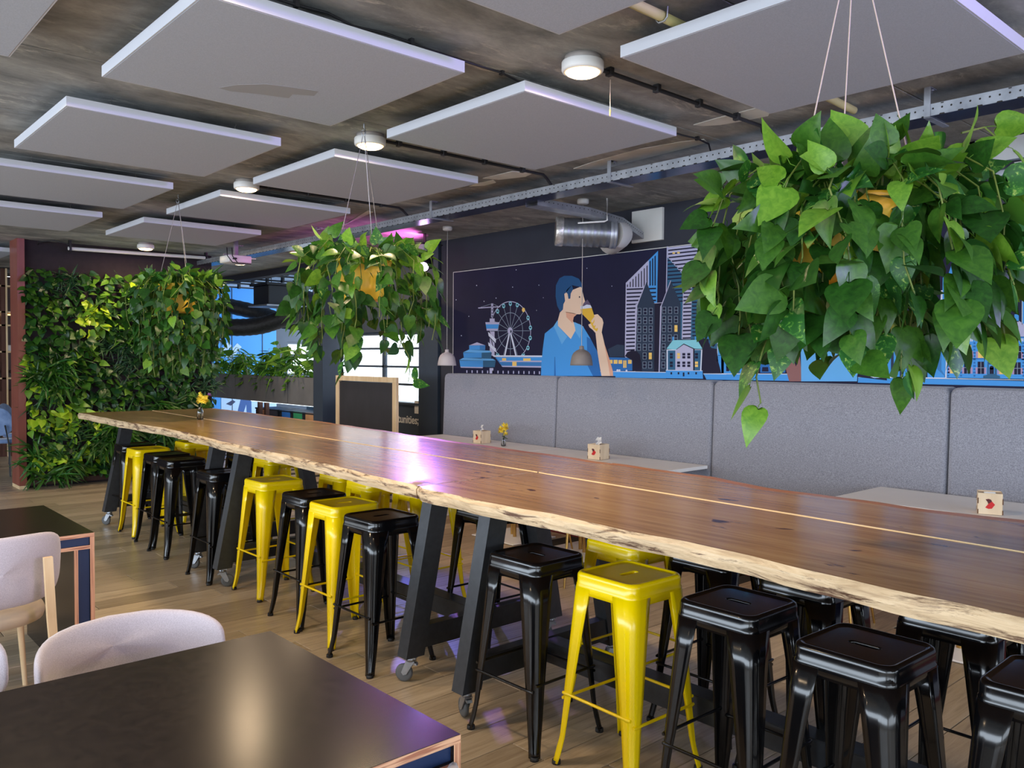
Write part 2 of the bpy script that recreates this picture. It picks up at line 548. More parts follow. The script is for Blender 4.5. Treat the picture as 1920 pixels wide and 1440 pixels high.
for poly in ([(4.141, 3.009), (4.123, 2.83), (4.118, 2.567), (4.216, 2.543), (4.297, 2.608), (4.285, 2.75), (4.255, 2.901), (4.2, 2.98)],
             [(4.45, 4.292), (4.401, 4.063), (4.37, 3.8), (4.354, 3.589), (4.40, 3.3), (4.458, 3.157), (4.539, 3.189), (4.56, 3.4), (4.571, 3.582), (4.59, 3.9), (4.618, 4.156)],
             [(4.178, 5.002), (4.183, 4.667), (4.334, 4.596), (4.378, 4.732), (4.30, 4.95)],
             [(4.533, 8.291), (4.559, 7.661), (4.294, 6.83), (4.378, 6.869), (4.61, 7.856)],
             [(4.293, 5.307), (4.268, 5.189), (4.276, 4.989), (4.355, 5.049), (4.36, 5.2)]):
    MB().prism(poly, 'z', CEIL - 0.004, CEIL + 0.001).build('plaster_patch', plaster, ceil)

# mural wall and its end
struct(MB().box(XW, XW + 0.15, -4.5, 8.0, 0, CEIL + .02).build('wall_right', wall_dark), 'dark slate painted wall that carries the city mural')
struct(MB().box(XW - 0.02, XW + 0.15, 8.04, 8.43, 0, CEIL + .02).build('wall_pilaster', frame_dark), 'dark grey wall end between mural and window')
struct(MB().box(XW + 0.02, XW + 0.15, 8.0, 8.04, 0, CEIL + .02).build('trim_1', black_pl), 'black shadow gap beside the mural wall')
# facade with window
struct(MB().box(6.2, 6.35, 8.43, 10.9, 0, 1.02).build('wall_parapet', frame_dark), 'dark low wall under the window with white lettering')
struct(MB().box(6.2, 6.35, 8.43, 10.9, 1.95, CEIL + .02).build('wall_lintel', frame_dark), 'dark wall above the window')
win = struct(MB().box(6.22, 6.3, 8.43, 8.47, 1.02, 1.95).box(6.22, 6.3, 10.86, 10.9, 1.02, 1.95).box(6.22, 6.3, 8.47, 10.86, 1.91, 1.95).box(6.18, 6.32, 8.43, 10.9, 1.0, 1.03).build('window_1', frame_dark), 'dark framed window full of bright sky')
for z in (1.26, 1.49, 1.73):
    MB().box(6.225, 6.285, 8.47, 10.86, z - 0.014, z + 0.014).build('glazing_bar', frame_dark, win)
for y in (9.52,):
    MB().box(6.225, 6.285, y - 0.02, y + 0.02, 1.03, 1.91).build('glazing_bar', frame_dark, win)
ys = [8.47, 9.5, 9.54, 10.86]; zs = [1.03, 1.246, 1.274, 1.476, 1.504, 1.716, 1.744, 1.91]
for i in (0, 2):
    for k in (0, 2, 4, 6):
        MB().box(6.25, 6.256, ys[i], ys[i + 1], zs[k], zs[k + 1]).build('pane', glassm, win)
cu = bpy.data.curves.new('lettering', 'FONT'); cu.body = 'opportunities;'; cu.size = 0.145; cu.extrude = 0.001; cu.offset = 0.0025
lo = bpy.data.objects.new('lettering_source', cu)
C.objects.link(lo)
dg = bpy.context.evaluated_depsgraph_get()
me = bpy.data.meshes.new_from_object(lo.evaluated_get(dg))
bpy.data.objects.remove(lo)
let = bpy.data.objects.new('wall_lettering', me); C.objects.link(let)
let.data.materials.clear(); let.data.materials.append(white_wall)
wdt = max(v.co.x for v in me.vertices)
let.matrix_world = Matrix.Translation((6.196, 8.66 + wdt, 0.765)) @ Matrix(((0, 0, -1, 0), (-1, 0, 0, 0), (0, 1, 0, 0), (0, 0, 0, 1)))
tag(let, 'white serif lettering on the dark wall under the window', 'lettering')
tag(MB().box(6.19, 6.2, 8.64, 8.74, 0.9, 1.06).build('notice_sheet', white_wall), 'pale notice sheet on the wall below the window corner', 'notice')
# column right of the side hall
struct(MB().box(5.85, 6.12, 10.47, 10.74, 0, CEIL + .02).build('column_1', frame_dark), 'dark steel-grey square column beside the planter trough')
struct(MB().box(6.02, 6.2, 10.74, 17.2, 2.90, CEIL + .14).build('beam_1', wall_dark), 'dark edge beam over the opening to the side hall')
# side hall
struct(MB().box(6.2, 12, 10.8, 17.2, 3.12, 3.2).build('ceiling_hall', MATS['pale_deck']), 'blue lit deck ceiling of the side hall')
deck = MB()
for k in range(40):
    y = 10.85 + k * 0.16
    deck.prism([(y, 3.12), (y + .04, 3.07), (y + .09, 3.07), (y + .13, 3.12)], 'x', 6.2, 12)
dk = deck.build('deck_rib', MATS['pale_deck'], bpy.data.objects['ceiling_hall']); dk['kind'] = 'stuff'
hw = struct(MB().box(6.05, 8.39, 17.05, 17.2, 0, 3.12).build('wall_hall', mat('sky_blue_paint', (64, 150, 226), 0.6)), 'sky blue painted wall of the side hall with a figure mural')
MBq = MB
cl = mat('cloud_print', (180, 208, 240), 0.6)
m_ = MB()
yb = 17.045
for (poly, mi) in (([(7.15, .02), (7.15, .75), (7.35, .95), (7.6, .78), (7.75, .8), (8.0, 1.0), (8.39, .7), (8.39, .02)], 0),
                   ([(7.25, 1.62), (7.5, 1.9), (7.6, 1.82), (7.36, 1.54)], 0), ([(7.15, 1.75), (7.3, 1.92), (7.38, 1.84), (7.2, 1.66)], 0)):
    m_.prism(poly, 'y', yb, yb + 0.004, mi)
for (poly, mi) in (([(7.62, .75), (7.56, 1.06), (7.78, 1.06), (7.8, .75)], 1), ([(7.6, .8), (7.4, .05), (7.5, .05), (7.7, .6), (7.72, .05), (7.82, .05), (7.81, .8)], 2),
                   ([(7.25, .62), (7.4, .7), (7.46, .66), (7.36, .58)], 3)):
    m_.prism(poly, 'y', yb - 0.003, yb + 0.003, mi)
pr = m_.build('figure_print', [cl, mat('coral_print', (214, 92, 84), 0.6), mat('jean_print', (46, 86, 150), 0.6), mat('navy_print', (34, 48, 90), 0.6)], hw)
for x in (7.39, 8.07):
    MB().box(x - .006, x + .006, 17.04, 17.05, 0, 3.1).build('panel_joint', frame_dark, hw)
struct(MB().box(8.39, 12, 17.05, 17.2, 0, 1.2).box(8.39, 8.64, 17.05, 17.2, 1.2, 1.95).box(9.9, 12, 17.05, 17.2, 1.2, 1.95).box(8.39, 12, 17.05, 17.2, 1.95, 3.12).build('wall_hall_end', frame_dark), 'dark end wall of the side hall')
w2 = struct(MB().box(8.64, 9.9, 17.1, 17.16, 1.2, 1.25).box(8.64, 9.9, 17.1, 17.16, 1.9, 1.95).box(8.64, 8.69, 17.1, 17.16, 1.25, 1.9).box(9.85, 9.9, 17.1, 17.16, 1.25, 1.9).box(8.69, 9.85, 17.1, 17.16, 1.60, 1.68).build('window_2', frame_dark), 'dark framed far window with pale blinds')
for k in range(7):
    z = 1.70 + k * 0.03
    MB().box(8.70, 9.84, 17.12, 17.14, z, z + 0.018).build('blind_slat', white_wall, w2)
MB().box(8.69, 9.85, 17.15, 17.155, 1.25, 1.62).build('pane', glassm, w2); MB().box(8.69, 9.85, 17.15, 17.155, 1.66, 1.9).build('pane', glassm, w2)
struct(MB().box(11.9, 12, 10.8, 17.2, 0, 3.12).build('wall_hall_right', frame_dark))
struct(MB().box(6.35, 12, 10.75, 10.85, 0, 3.12).build('wall_hall_front', white_wall))
# rest of the shell, out of frame
struct(MB().box(-4.5, 6.05, 17.05, 17.2, 0, CEIL).build('wall_back', noisy('bar_wall', [(0.3, (48, 34, 34)), (0.7, (64, 46, 44))], 3, rough=0.7)), 'dark wall behind the bar shelves')


def win_wall(name, ax, a0, a1, c0, c1, n):
    m_ = MB()

    def bx(a, b_, z0, z1):
        if ax == 'y':
            m_.box(c0, c1, a, b_, z0, z1)
        else:
            m_.box(a, b_, c0, c1, z0, z1)
    bx(a0, a1, 0, 0.8); bx(a0, a1, 2.5, CEIL)
    for k in range(n + 1):
        a = a0 + (a1 - a0) * k / n
        bx(max(a0, a - 0.06), min(a1, a + 0.06), 0.8, 2.5)
    return struct(m_.build(name, white_wall))


win_wall('wall_left', 'y', -4.5, 17.2, -4.6, -4.5, 12)
win_wall('wall_front', 'x', -4.5, 6.2, -4.6, -4.5, 6)

# ------------------------------------------------------------------ bar tables
TOPZ, TH = 1.05, 0.056


def interp(tbl, y):
    for (y0, x0), (y1, x1) in zip(tbl, tbl[1:]):
        if y0 <= y <= y1:
            return x0 + (x1 - x0) * (y - y0) / (y1 - y0)
    return tbl[0][1] if y < tbl[0][0] else tbl[-1][1]


def wob(y, s):
    return 0.008 * sin(y * 3.1 + s) + 0.005 * sin(y * 9.7 + 2 * s) + 0.003 * sin(y * 23 + s)


def slab(parent, ya, yb_, fx, rx, side, seed, end_skew=0.0):
    """live-edge slab between front line fx(y) and rear line rx(y); side 'front' or 'rear' has the waney outer edge"""
    n = 60
    m_ = MB(); rows = []
    for i in range(n + 1):
        t = i / n
        y = ya + (yb_ - ya) * t
        f0, r0 = fx(y), rx(y)
        dyf = end_skew * max(0, (t - 0.5)) * 0
        if side == 'front':
            f0 += wob(y, seed)
            jag = 0.014 * (0.5 + 0.5 * sin(y * 14 + seed) * sin(y * 5.3))
            prof = [(f0, TOPZ), (f0 - 0.012 - jag * .3, TOPZ - 0.014), (f0 - 0.016 + jag * .5, TOPZ - 0.034), (f0 - 0.010 + jag, TOPZ - TH), (r0 + .001, TOPZ - TH), (r0, TOPZ - 0.014), (r0 - 0.011, TOPZ)]
        else:
            r0 += wob(y, seed) * 1.3
            prof = [(f0 + 0.011, TOPZ), (f0, TOPZ - 0.014), (f0 - .001, TOPZ - TH), (r0 + 0.026, TOPZ - TH), (r0 + 0.03, TOPZ - 0.035), (r0 + 0.018, TOPZ - 0.012), (r0 - 0.002, TOPZ), (r0 - 0.062 - 0.006 * sin(y * 7), TOPZ)]
        rows.append([(x, y, z) for x, z in prof])
    k = len(rows[0])
    vs = [p for r in rows for p in r]
    fs, mi = [], []
    for i in range(n):
        for j in range(k):
            j2 = (j + 1) % k
            fs.append((i * k + j, (i + 1) * k + j, (i + 1) * k + j2, i * k + j2))
            if side == 'front':
                mi.append({0: 1, 1: 1, 2: 1, 3: 0, 4: 2, 5: 2, 6: 0}[j])
            else:
                mi.append({0: 2, 1: 2, 2: 0, 3: 3, 4: 3, 5: 3, 6: 3, 7: 0}[j])
    fs.append(tuple(range(k))); mi.append(1)
    fs.append(tuple(n * k + j for j in range(k))[::-1]); mi.append(1)
    m_.v, m_.f, m_.m, m_.sm = vs, [list(f) for f in fs], mi, [False] * len(fs)
    return rnorm(m_.build('tabletop_slab', [oak, live_edge, sap_strip, oak_dark], parent))


def seam(y):
    return 2.81 + (y - 3.12) * 0.0277 if y > 2.93 else 2.80 + (y - 2.93) * 0.042


REAR = [(-0.6, 3.23), (0.96, 3.262), (1.2, 3.234), (1.48, 3.251), (1.73, 3.249), (1.97, 3.255), (2.3, 3.335), (2.59, 3.345), (3.13, 3.367), (3.79, 3.40), (5.12, 3.494), (6.49, 3.59), (8.95, 3.62)]
FRONT = [(-0.6, 1.99), (0.61, 2.026), (0.83, 2.02), (1.13, 2.046), (1.51, 2.07), (1.8, 2.068), (2.1, 2.09), (2.49, 2.076), (2.90, 2.082), (2.94, 2.112), (3.67, 2.157), (4.63, 2.214), (5.9, 2.268), (6.02, 2.272), (6.05, 2.304), (7.25, 2.292), (8.9, 2.29)]


def caster(parent, x, y, rz, z0):
    m_ = MB()
    m_.box(-0.035, 0.035, -0.035, 0.035, z0 - 0.006, z0)
    m_.lathe([(0.0, z0 - 0.006), (0.022, z0 - 0.006), (0.024, z0 - 0.026), (0.0, z0 - 0.026)], 12)
    for sx in (-1, 1):
        m_.prism([(-0.022, z0 - 0.026), (0.022, z0 - 0.026), (0.045, 0.05), (0.035, 0.036), (0.018, 0.042)], 'y', sx * 0.017 - 0.0018, sx * 0.017 + 0.0018)
    m_.box(-0.022, 0.022, -0.018, 0.018, z0 - 0.03, z0 - 0.024)
    m_.prism([(-0.03, z0 - 0.034), (-0.01, z0 - 0.03), (-0.012, z0 - 0.042), (-0.034, z0 - 0.046)], 'y', -0.013, 0.013)
    c = m_.build('caster', zinc, parent, (x, y, 0)); c.rotation_euler = (0, 0, rz)
    w = MB(); pr_ = [(0.0, -0.011), (0.012, -0.012), (0.034, -0.011), (0.043, -0.008), (0.045, 0), (0.043, 0.008), (0.034, 0.011), (0.012, 0.012), (0.0, 0.011)]
    vs = []; n = 20
    for r, h in pr_:
        for j in range(n):
            t = 2 * pi * j / n
            vs.append((0.035 + r * cos(t), h, 0.0455 + r * sin(t)))
    w.add(vs, [(i * n + j, i * n + (j + 1) % n, (i + 1) * n + (j + 1) % n, (i + 1) * n + j) for i in range(len(pr_) - 1) for j in range(n)], 0, True)
    w.build('wheel', rubber, c)


def trestle(parent, y, xf, xr, seed, thick=0.078):
    """A-frame: legs lean inwards going up; xf / xr = outer foot lines"""
    z0, z1 = 0.132, TOPZ - TH
    lean = 0.20; w = 0.108
    y0, y1 = y - thick / 2, y + thick / 2
    h = z1 - z0
    for s, x in ((1, xf), (-1, xr)):
        m_ = MB()
        m_.prism([(x, z0), (x + s * w, z0), (x + s * (w + lean * h), z1), (x + s * lean * h, z1)], 'y', y0, y1)
        rnorm(m_.build('leg', steel_black, parent))
    xa, xb = xf + w + 0.03 * lean, xr - w - 0.03 * lean
    rnorm(MB().prism([(xa, 0.165), (xb, 0.165), (xb - 0.022, 0.275), (xa + 0.022, 0.275)], 'y', y - 0.03, y + 0.03).build('crossbar', steel_black, parent))
    MB().box(xf + lean * h - 0.02, xr - lean * h + 0.02, y - 0.03, y + 0.03, z1 - 0.008, z1 - 0.0005).build('top_plate', steel_black, parent)
    random.seed(seed)
    for x in (xf + 0.055, xr - 0.055):
        caster(parent, x, y, random.choice([0.4, 2.2, 2.9, -0.5, 1.3]), z0)


tabs = [('long live-edge oak bar table farthest back, by the green plant wall', 6.045, 8.84, 2.385, 3.50, (8.42, 6.25)),
        ('long live-edge oak bar table in the middle of the row', 2.945, 6.035, 2.315, 3.395, (5.64, 3.37)),
        ('long live-edge oak bar table nearest the camera', -0.6, 2.935, 2.25, 3.325, (2.85, -0.2))]
for k, (lab, ya, yb_, xf, xr, ty) in enumerate(tabs):
    t = thing('bar_table', lab, 'table', (0, 0, 0), 0, 'live-edge bar tables in one row')
    slab(t, ya, yb_, lambda y: interp(FRONT, y), lambda y: seam(y), 'front', k * 1.7)
    slab(t, ya, yb_ - (0 if k else 0.0), lambda y: seam(y) + 0.004, lambda y: interp(REAR, y), 'rear', k * 2.3 + 1)
    for q, y in enumerate(ty):
        trestle(t, y, xf, xr, 20 + k * 5 + q)
    xc = (xf + xr) / 2
    MB().bbox(xc - 0.05, xc + 0.05, min(ty) + 0.03, max(ty) - 0.03, 0.17, 0.27, 0.004, 1).build('long_beam', steel_black, t)

# ------------------------------------------------------------------ metal stools
SH = 0.772


def rsq(h, r, n=40):
    """rounded square outline with n points, half size h, corner radius r"""
    out = []
    per = n // 4
    for q in range(4):
        cx, cy = ((1, 1), (-1, 1), (-1, -1), (1, -1))[q]
        c = Vector((cx * (h - r), cy * (h - r)))
        for i in range(per):
            t = (q + i / (per - 1)) * pi / 2
            out.append((c.x + r * cos(t), c.y + r * sin(t)))
    return out


def slot(w, h, n=40):
    """stadium outline matched to the same angular order as rsq"""
    out = []
    per = n // 4
    for q in range(4):
        cx = (1, -1, -1, 1)[q]
        for i in range(per):
            t = (q + i / (per - 1)) * pi / 2
            out.append((cx * (w - h) + h * cos(t), h * sin(t)))
    return out


def make_stool(paint, label, group):
    t = thing('bar_stool', label, 'stool', (0, 0, 0), 0, group)
    n = 40
    rings = [(rsq(0.1575, .045), 0.690), (rsq(0.157, .045), 0.725), (rsq(0.1545, .044), 0.7285), (rsq(0.1545, .044), 0.754), (rsq(0.1535, .044), 0.7625), (rsq(0.150, .043), 0.769), (rsq(0.145, .041), SH),
             (rsq(0.140, .039), SH), (rsq(0.136, .037), SH - .003), (rsq(0.131, .035), SH - .0055), (slot(0.050, 0.0155), SH - .0055), (slot(0.047, 0.013), SH - .0075), (slot(0.046, 0.012), SH - .022),
             (rsq(0.128, .025), SH - .012), (rsq(0.142, .03), SH - .009), (rsq(0.151, .033), 0.745), (rsq(0.154, .034), 0.690)]
    m_ = MB(); vs = [(x, y, z) for ring, z in rings for x, y in ring]
    k = len(rings)
    m_.add(vs, [(i * n + j, i * n + (j + 1) % n, ((i + 1) % k) * n + (j + 1) % n, ((i + 1) % k) * n + j) for i in range(k) for j in range(n)], 0, True)
    for i in (9, 12):
        for j in range(n):
            m_.sm[i * n + j] = False
    o = m_.build('seat', paint, t)
    # legs: pressed sheet wrapped round each corner
    lv = [(0.716, 0.1585, 0.100, .045, 0), (0.60, 0.166, 0.088, .041, 0), (0.45, 0.175, 0.073, .035, 0), (0.30, 0.184, 0.058, .028, 0.000), (0.27, 0.186, 0.054, .022, 0.006), (0.12, 0.195, 0.042, .018, 0.007), (0.07, 0.200, 0.037, .016, 0.0), (0.03, 0.206, 0.034, .015, 0.0), (0.008, 0.211, 0.034, .015, 0)]
    for q, (sx, sy) in enumerate(((1, 1), (-1, 1), (-1, -1), (1, -1))):
        m_ = MB(); rows = []
        for z, e, w, r, dent in lv:
            def outline(off):
                e_ = e - off; r_ = max(0.004, r - off)
                pts = [(e_, e - w), (e_, e - w * 0.75), (e_, e - r - 0.002)]
                for i in range(5):
                    a = i / 4 * pi / 2
                    dd = dent if i in (1, 2, 3) else 0
                    pts.append((e - r + (r_ - dd) * cos(a), e - r + (r_ - dd) * sin(a)))
                pts += [(e - r - 0.002, e_), (e - w * 0.75, e_), (e - w, e_)]
                return pts
            rows.append([(sx * x, sy * y, z) for x, y in outline(0) + outline(0.004)[::-1]])
        kk = len(rows[0])
        vs = [p for r_ in rows for p in r_]
        fs = [(i * kk + j, i * kk + (j + 1) % kk, (i + 1) * kk + (j + 1) % kk, (i + 1) * kk + j) for i in range(len(rows) - 1) for j in range(kk)]
        fs += [tuple(range(kk)), tuple((len(rows) - 1) * kk + j for j in range(kk))]
        m_.add(vs, fs, 0, False)
        lg = rnorm(m_.build('leg', paint, t))
        lg.data.polygons.foreach_set('use_smooth', [len(p.vertices) == 4 for p in lg.data.polygons])
        f = MB(); f.lathe([(0.0, 0.016), (0.017, 0.016), (0.018, 0.0), (0.0, 0.0)], 10, (sx * 0.196, sy * 0.196, 0))
        f.build('foot_cap', rubber_blk, lg)
    for q in range(4):
        a = ((0.176, 0.15), (0.15, 0.176))[q % 2]
        z = 0.262 if q % 2 else 0.288
        if q == 0:
            p, p2 = (0.182, -0.16, z), (0.182, 0.16, z)
        elif q == 2:
            p, p2 = (-0.182, -0.16, z), (-0.182, 0.16, z)
        elif q == 1:
            p, p2 = (-0.16, 0.184, z), (0.16, 0.184, z)
        else:
            p, p2 = (-0.16, -0.184, z), (0.16, -0.184, z)
        A, B = Vector(p), Vector(p2)
        d = B - A
        MB().tube([A - d * .05, A, A + d * .08, B - d * .08, B, B + d * .05], [0.006, 0.009, 0.0062, 0.0062, 0.009, 0.006], 8).build('footrest_bar', paint, t)
    MB().tube([(-0.145, -0.145, 0.672), (0.145, 0.145, 0.672)], 0.0055, 6).tube([(-0.145, 0.145, 0.680), (0.145, -0.145, 0.680)], 0.0055, 6).build('seat_brace', paint, t)
    return t


f_ = 0.985
NEAR = [('b', 2.68, 8.42, 0), ('y', 2.65, 7.96, 0), ('b', 2.63, 7.43, 0), ('b', 2.59, 6.99, 0), ('b', 2.55, 6.03, 0), ('y', 2.64, 5.41, 0), ('b', 2.56, 4.69, 0), ('y', 2.53, 4.28, 0), ('b', 2.475, 3.80, 0),
        ('b', 2.50, 2.615, 1), ('y', 2.55, 2.135, 0), ('b', 2.547, 1.633, 1), ('b', 2.44, 1.13, 1), ('b', 2.545, 0.655, 1)]
FAR = [('y', 3.23, 8.34, 0), ('b', 3.23, 7.1, 0), ('y', 3.28, 6.64, 0), ('y', 3.235, 5.43, 0), ('y', 3.16, 4.92, 0), ('y', 3.26, 4.49, 0), ('b', 3.12, 3.64, 1), ('y', 3.03, 2.53, 0), ('b', 3.16, 2.145, 1), ('b', 3.06, 1.63, 1), ('b', 3.05, 1.08, 1)]
ordn = ['first', 'second', 'third', 'fourth', 'fifth', 'sixth', 'seventh', 'eighth', 'ninth', 'tenth', 'eleventh', 'twelfth', 'thirteenth', 'fourteenth']
cn = {'b': 'black', 'y': 'yellow'}
GR = {'b': 'black metal bar stools', 'y': 'yellow metal bar stools'}
sy_ = make_stool(yellow_paint, 'x', GR['y']); sb_ = make_stool(black_paint, 'x', GR['b'])
proto = {'y': (sy_, kids_of(sy_)), 'b': (sb_, kids_of(sb_))}
used = set()
random.seed(11)
for row, nm in ((NEAR, 'front'), (FAR, 'rear')):
    for i, (c, x, y, rot) in enumerate(row):
        root, kd = proto[c]
        o = root if c not in used else copy_tree(root, kd)
        used.add(c)
        o.location = (x * f_, y * f_, 0)
        o.rotation_euler = (0, 0, rot * pi / 2 + random.uniform(-0.03, 0.03))
        side = 'front row at the bar tables' if nm == 'front' else 'rear row behind the bar tables'
        o['label'] = f'{cn[c]} metal stool, {ordn[i]} from the plant wall in the {side}'

# ------------------------------------------------------------------ ceiling panels
PZ, PT = 2.89, 0.05


def make_panel(label):
    t = thing('acoustic_panel', label, 'acoustic panel', (0, 0, 0), 0, 'square acoustic panels hung under the ceiling')
    h = 0.595
    MB().box(-h + .008, h - .008, -h + .008, h - .008, PZ - 0.001, PZ + 0.03).build('board', panel_felt, t)
    m_ = MB()
    for (x0, x1, y0, y1) in ((-h, -h + .007, -h, h), (h - .007, h, -h, h), (-h + .007, h - .007, -h, -h + .007), (-h + .007, h - .007, h - .007, h)):
        m_.box(x0, x1, y0, y1, PZ, PZ + PT)
    m_.build('rim', panel_rim, t)
    for sx in (-.35, .35):
        for sy in (-.5, .5):
            MB().tube([(sx, sy, PZ + .03), (sx + .004, sy, PZ + .07), (sx - .006, sy, PZ + .085), (sx + .004, sy, PZ + .1), (sx, sy, 3.0)], 0.0022, 5).build('hanger_wire', wire, t)
    return t


rows_ = {'R0': 1.785, 'R1': 3.575, 'R2': 5.365, 'R3': 7.155, 'R4': 8.945, 'R6': 12.52, 'R7': 14.31}
cols_ = {'C0': 0.225, 'C1': 1.785, 'C2': 3.345}
PAN = [('C1', 'R1', 'large pale acoustic panel with a faint water stain, at the upper left of the ceiling'), ('C2', 'R1', 'pale acoustic panel beside the lit round lamp nearest the camera, before the cable tray'),
       ('C2', 'R0', 'pale acoustic panel above the nearest hanging plant, at the upper right'), ('C1', 'R0', 'pale acoustic panel cut by the upper edge, between the two largest panels'),
       ('C0', 'R1', 'pale acoustic panel in the upper left corner of the picture'), ('C1', 'R2', 'pale acoustic panel behind the stained one, in the left row of the ceiling'),
       ('C2', 'R2', 'pale acoustic panel behind the cords of the middle hanging plant'), ('C1', 'R3', 'pale acoustic panel cut by the left edge, the nearer of the two there'),
       ('C2', 'R3', 'pale acoustic panel behind the cords of the farthest hanging plant'), ('C1', 'R4', 'pale acoustic panel cut by the left edge, just above the plant wall'),
       ('C2', 'R4', 'pale acoustic panel farthest back in the right row, above the plant wall lamp'),
       ('C1', 'R6', 'pale acoustic panel seen past the left end of the plant wall'), ('C1', 'R7', 'pale acoustic panel farthest away, over the bar shelves')]
p0 = make_panel('x'); pk = kids_of(p0)
for i, (c, r, lab) in enumerate(PAN):
    o = p0 if i == 0 else copy_tree(p0, pk)
    o.location = (cols_[c], rows_[r], 0); o['label'] = lab

# faint stain on the first panel
STAIN = [(-.135, .374), (-.09, .27), (.009, .164), (.101, .131), (.24, .09), (.26, .17), (.17, .22), (.186, .29), (.05, .33), (-.074, .385)]
MB().prism(STAIN, 'z', PZ - .0016, PZ - .0009).build('water_stain', mat('stained_felt', (156, 156, 158), 0.95), p0)

# ------------------------------------------------------------------ round ceiling lamps
noisy('box_grey', [(0.3, (150, 142, 138)), (0.7, (166, 158, 152))], 6, rough=.6)


def make_lamp(label, R=0.098):
    t = thing('ceiling_lamp', label, 'lamp', (0, 0, 0), 0, 'round surface downlights')
    m_ = MB(); m_.lathe([(0.0, 3.0), (R * .86, 3.0), (R * .86, 2.975), (0, 2.975)], 32); m_.build('backbox', MATS['box_grey'], t)
    m_ = MB(); m_.lathe([(R * .86, 2.979), (R * .97, 2.977), (R, 2.972), (R, 2.940), (R * .96, 2.931), (R * .82, 2.928), (R * .80, 2.932), (R * .76, 2.975)], 36); m_.build('housing', lamp_white, t)
    m_ = MB(); m_.lathe([(R * .80, 2.931), (R * .76, 2.922), (R * .62, 2.915), (R * .35, 2.911), (0.0, 2.910)], 32); m_.build('diffuser', warm_em, t)
    return t


LMP = [(2.85, 2.695, 'round white ceiling lamp glowing warm, nearest the camera'), (2.86, 4.525, 'round white ceiling lamp glowing warm, second from the camera by the plant cords'),
       (2.88, 6.36, 'round white ceiling lamp glowing warm, third from the camera'), (3.55, 10.72, 'warm ceiling lamp lighting the top of the plant wall'),
       (5.08, 11.45, 'warm ceiling lamp over the opening to the hall, under the projector'), (5.08, 9.75, 'warm ceiling lamp half hidden by the middle hanging plant'),
       (2.1, 13.9, 'warm ceiling lamp past the left end of the plant wall'), (1.2, 2.72, 'warm ceiling lamp above the black tables, out of view')]
l0 = make_lamp('x'); lk = kids_of(l0)
for i, (x, y, lab) in enumerate(LMP[:7]):
    o = l0 if i == 0 else copy_tree(l0, lk)
    o.location = (x, y, 0); o['label'] = lab
for (x, y, _) in LMP + [(0.9, 4.6, ''), (-1.0, 3.6, '')]:
    d = bpy.data.lights.new('lamp_light', 'AREA'); d.shape = 'DISK'; d.size = 0.15; d.energy = 16; d.color = (1.0, 0.74, 0.46)
    o = bpy.data.objects.new('lamp_light', d); C.objects.link(o); o.location = (x, y, 2.905)

# ------------------------------------------------------------------ conduits, cords, tray
def conduit(label, y, x0, x1, drop=True):
    t = thing('conduit', label, 'conduit', (0, 0, 0), 0, 'black conduits running from lamp to cable tray')
    z = 2.976
    pts = [(x0, y, z), (x1 - .06, y, z), (x1, y + .03, z - .01)] + ([(x1 + .06, y + .04, z - .05), (x1 + .07, y + .04, 2.9)] if drop else [])
    MB().tube(pts, 0.011, 8).build('pipe', cable_m, t)
    x = x0 + .12
    while x < x1 - .1:
        MB().bbox(x - .014, x + .014, y - .019, y + .019, z - .016, 3.0, .003, 1).build('clip', cable_m, t)
        x += 0.36


conduit('black conduit with clips from the nearest ceiling lamp to the cable tray', 2.705, 2.93, 4.45)
conduit('black conduit with clips from the second ceiling lamp to the cable tray', 4.515, 2.95, 4.42)
conduit('black conduit with clips from the third ceiling lamp to the cable tray', 6.41, 2.97, 4.42)
yc = thing('yellow_conduit', 'yellowed plastic pipe on the ceiling above the largest panels', 'conduit')
MB().tube([(1.2, 2.10, 2.97), (2.7, 2.115, 2.97), (4.2, 2.17, 2.97), (4.46, 2.183, 2.97)], 0.021, 10).build('pipe', conduit_y, yc)
for x in (2.69, 3.9):
    MB().tube([(x, 2.086, 3.0), (x, 2.088, 2.96), (x, 2.10, 2.947), (x, 2.128, 2.947), (x, 2.140, 2.96), (x, 2.142, 3.0)], 0.004, 6).build('clip', zinc, yc)
cb = thing('ceiling_cable', 'thin black cable clipped along the slab joint toward the tray', 'cable')
pts = [(1.3 + k * .14, 3.03 + .012 * sin(k * 1.9) + (0.006 * k if k < 26 else .16), 2.985 + .006 * sin(k * 2.7)) for k in range(24)] + [(4.62, 3.2, 2.9)]
MB().tube(pts, 0.0055, 6).build('cable', cable_m, cb)
for k in range(2, 24, 4):
    x, y, z = pts[k]
    MB().box(x - .008, x + .008, y - .012, y + .012, z - .01, 3.0).build('clip', cable_m, cb)
pc = thing('pull_cord', 'short pull cord hanging beside the nearest ceiling lamp', 'cord')
MB().tube([(3.1, 2.745, 2.965), (3.1, 2.746, 2.88), (3.102, 2.747, 2.82)], 0.0018, 5).build('cord', cordm, pc)
MB().lathe([(0.001, .012), (.005, .006), (.0035, -.01), (.001, -.022)], 8, (3.102, 2.747, 2.81)).build('cord_knob', noisy('cord_knob', [(0.3, (200, 160, 70)), (0.7, (210, 170, 80))], 9), pc)

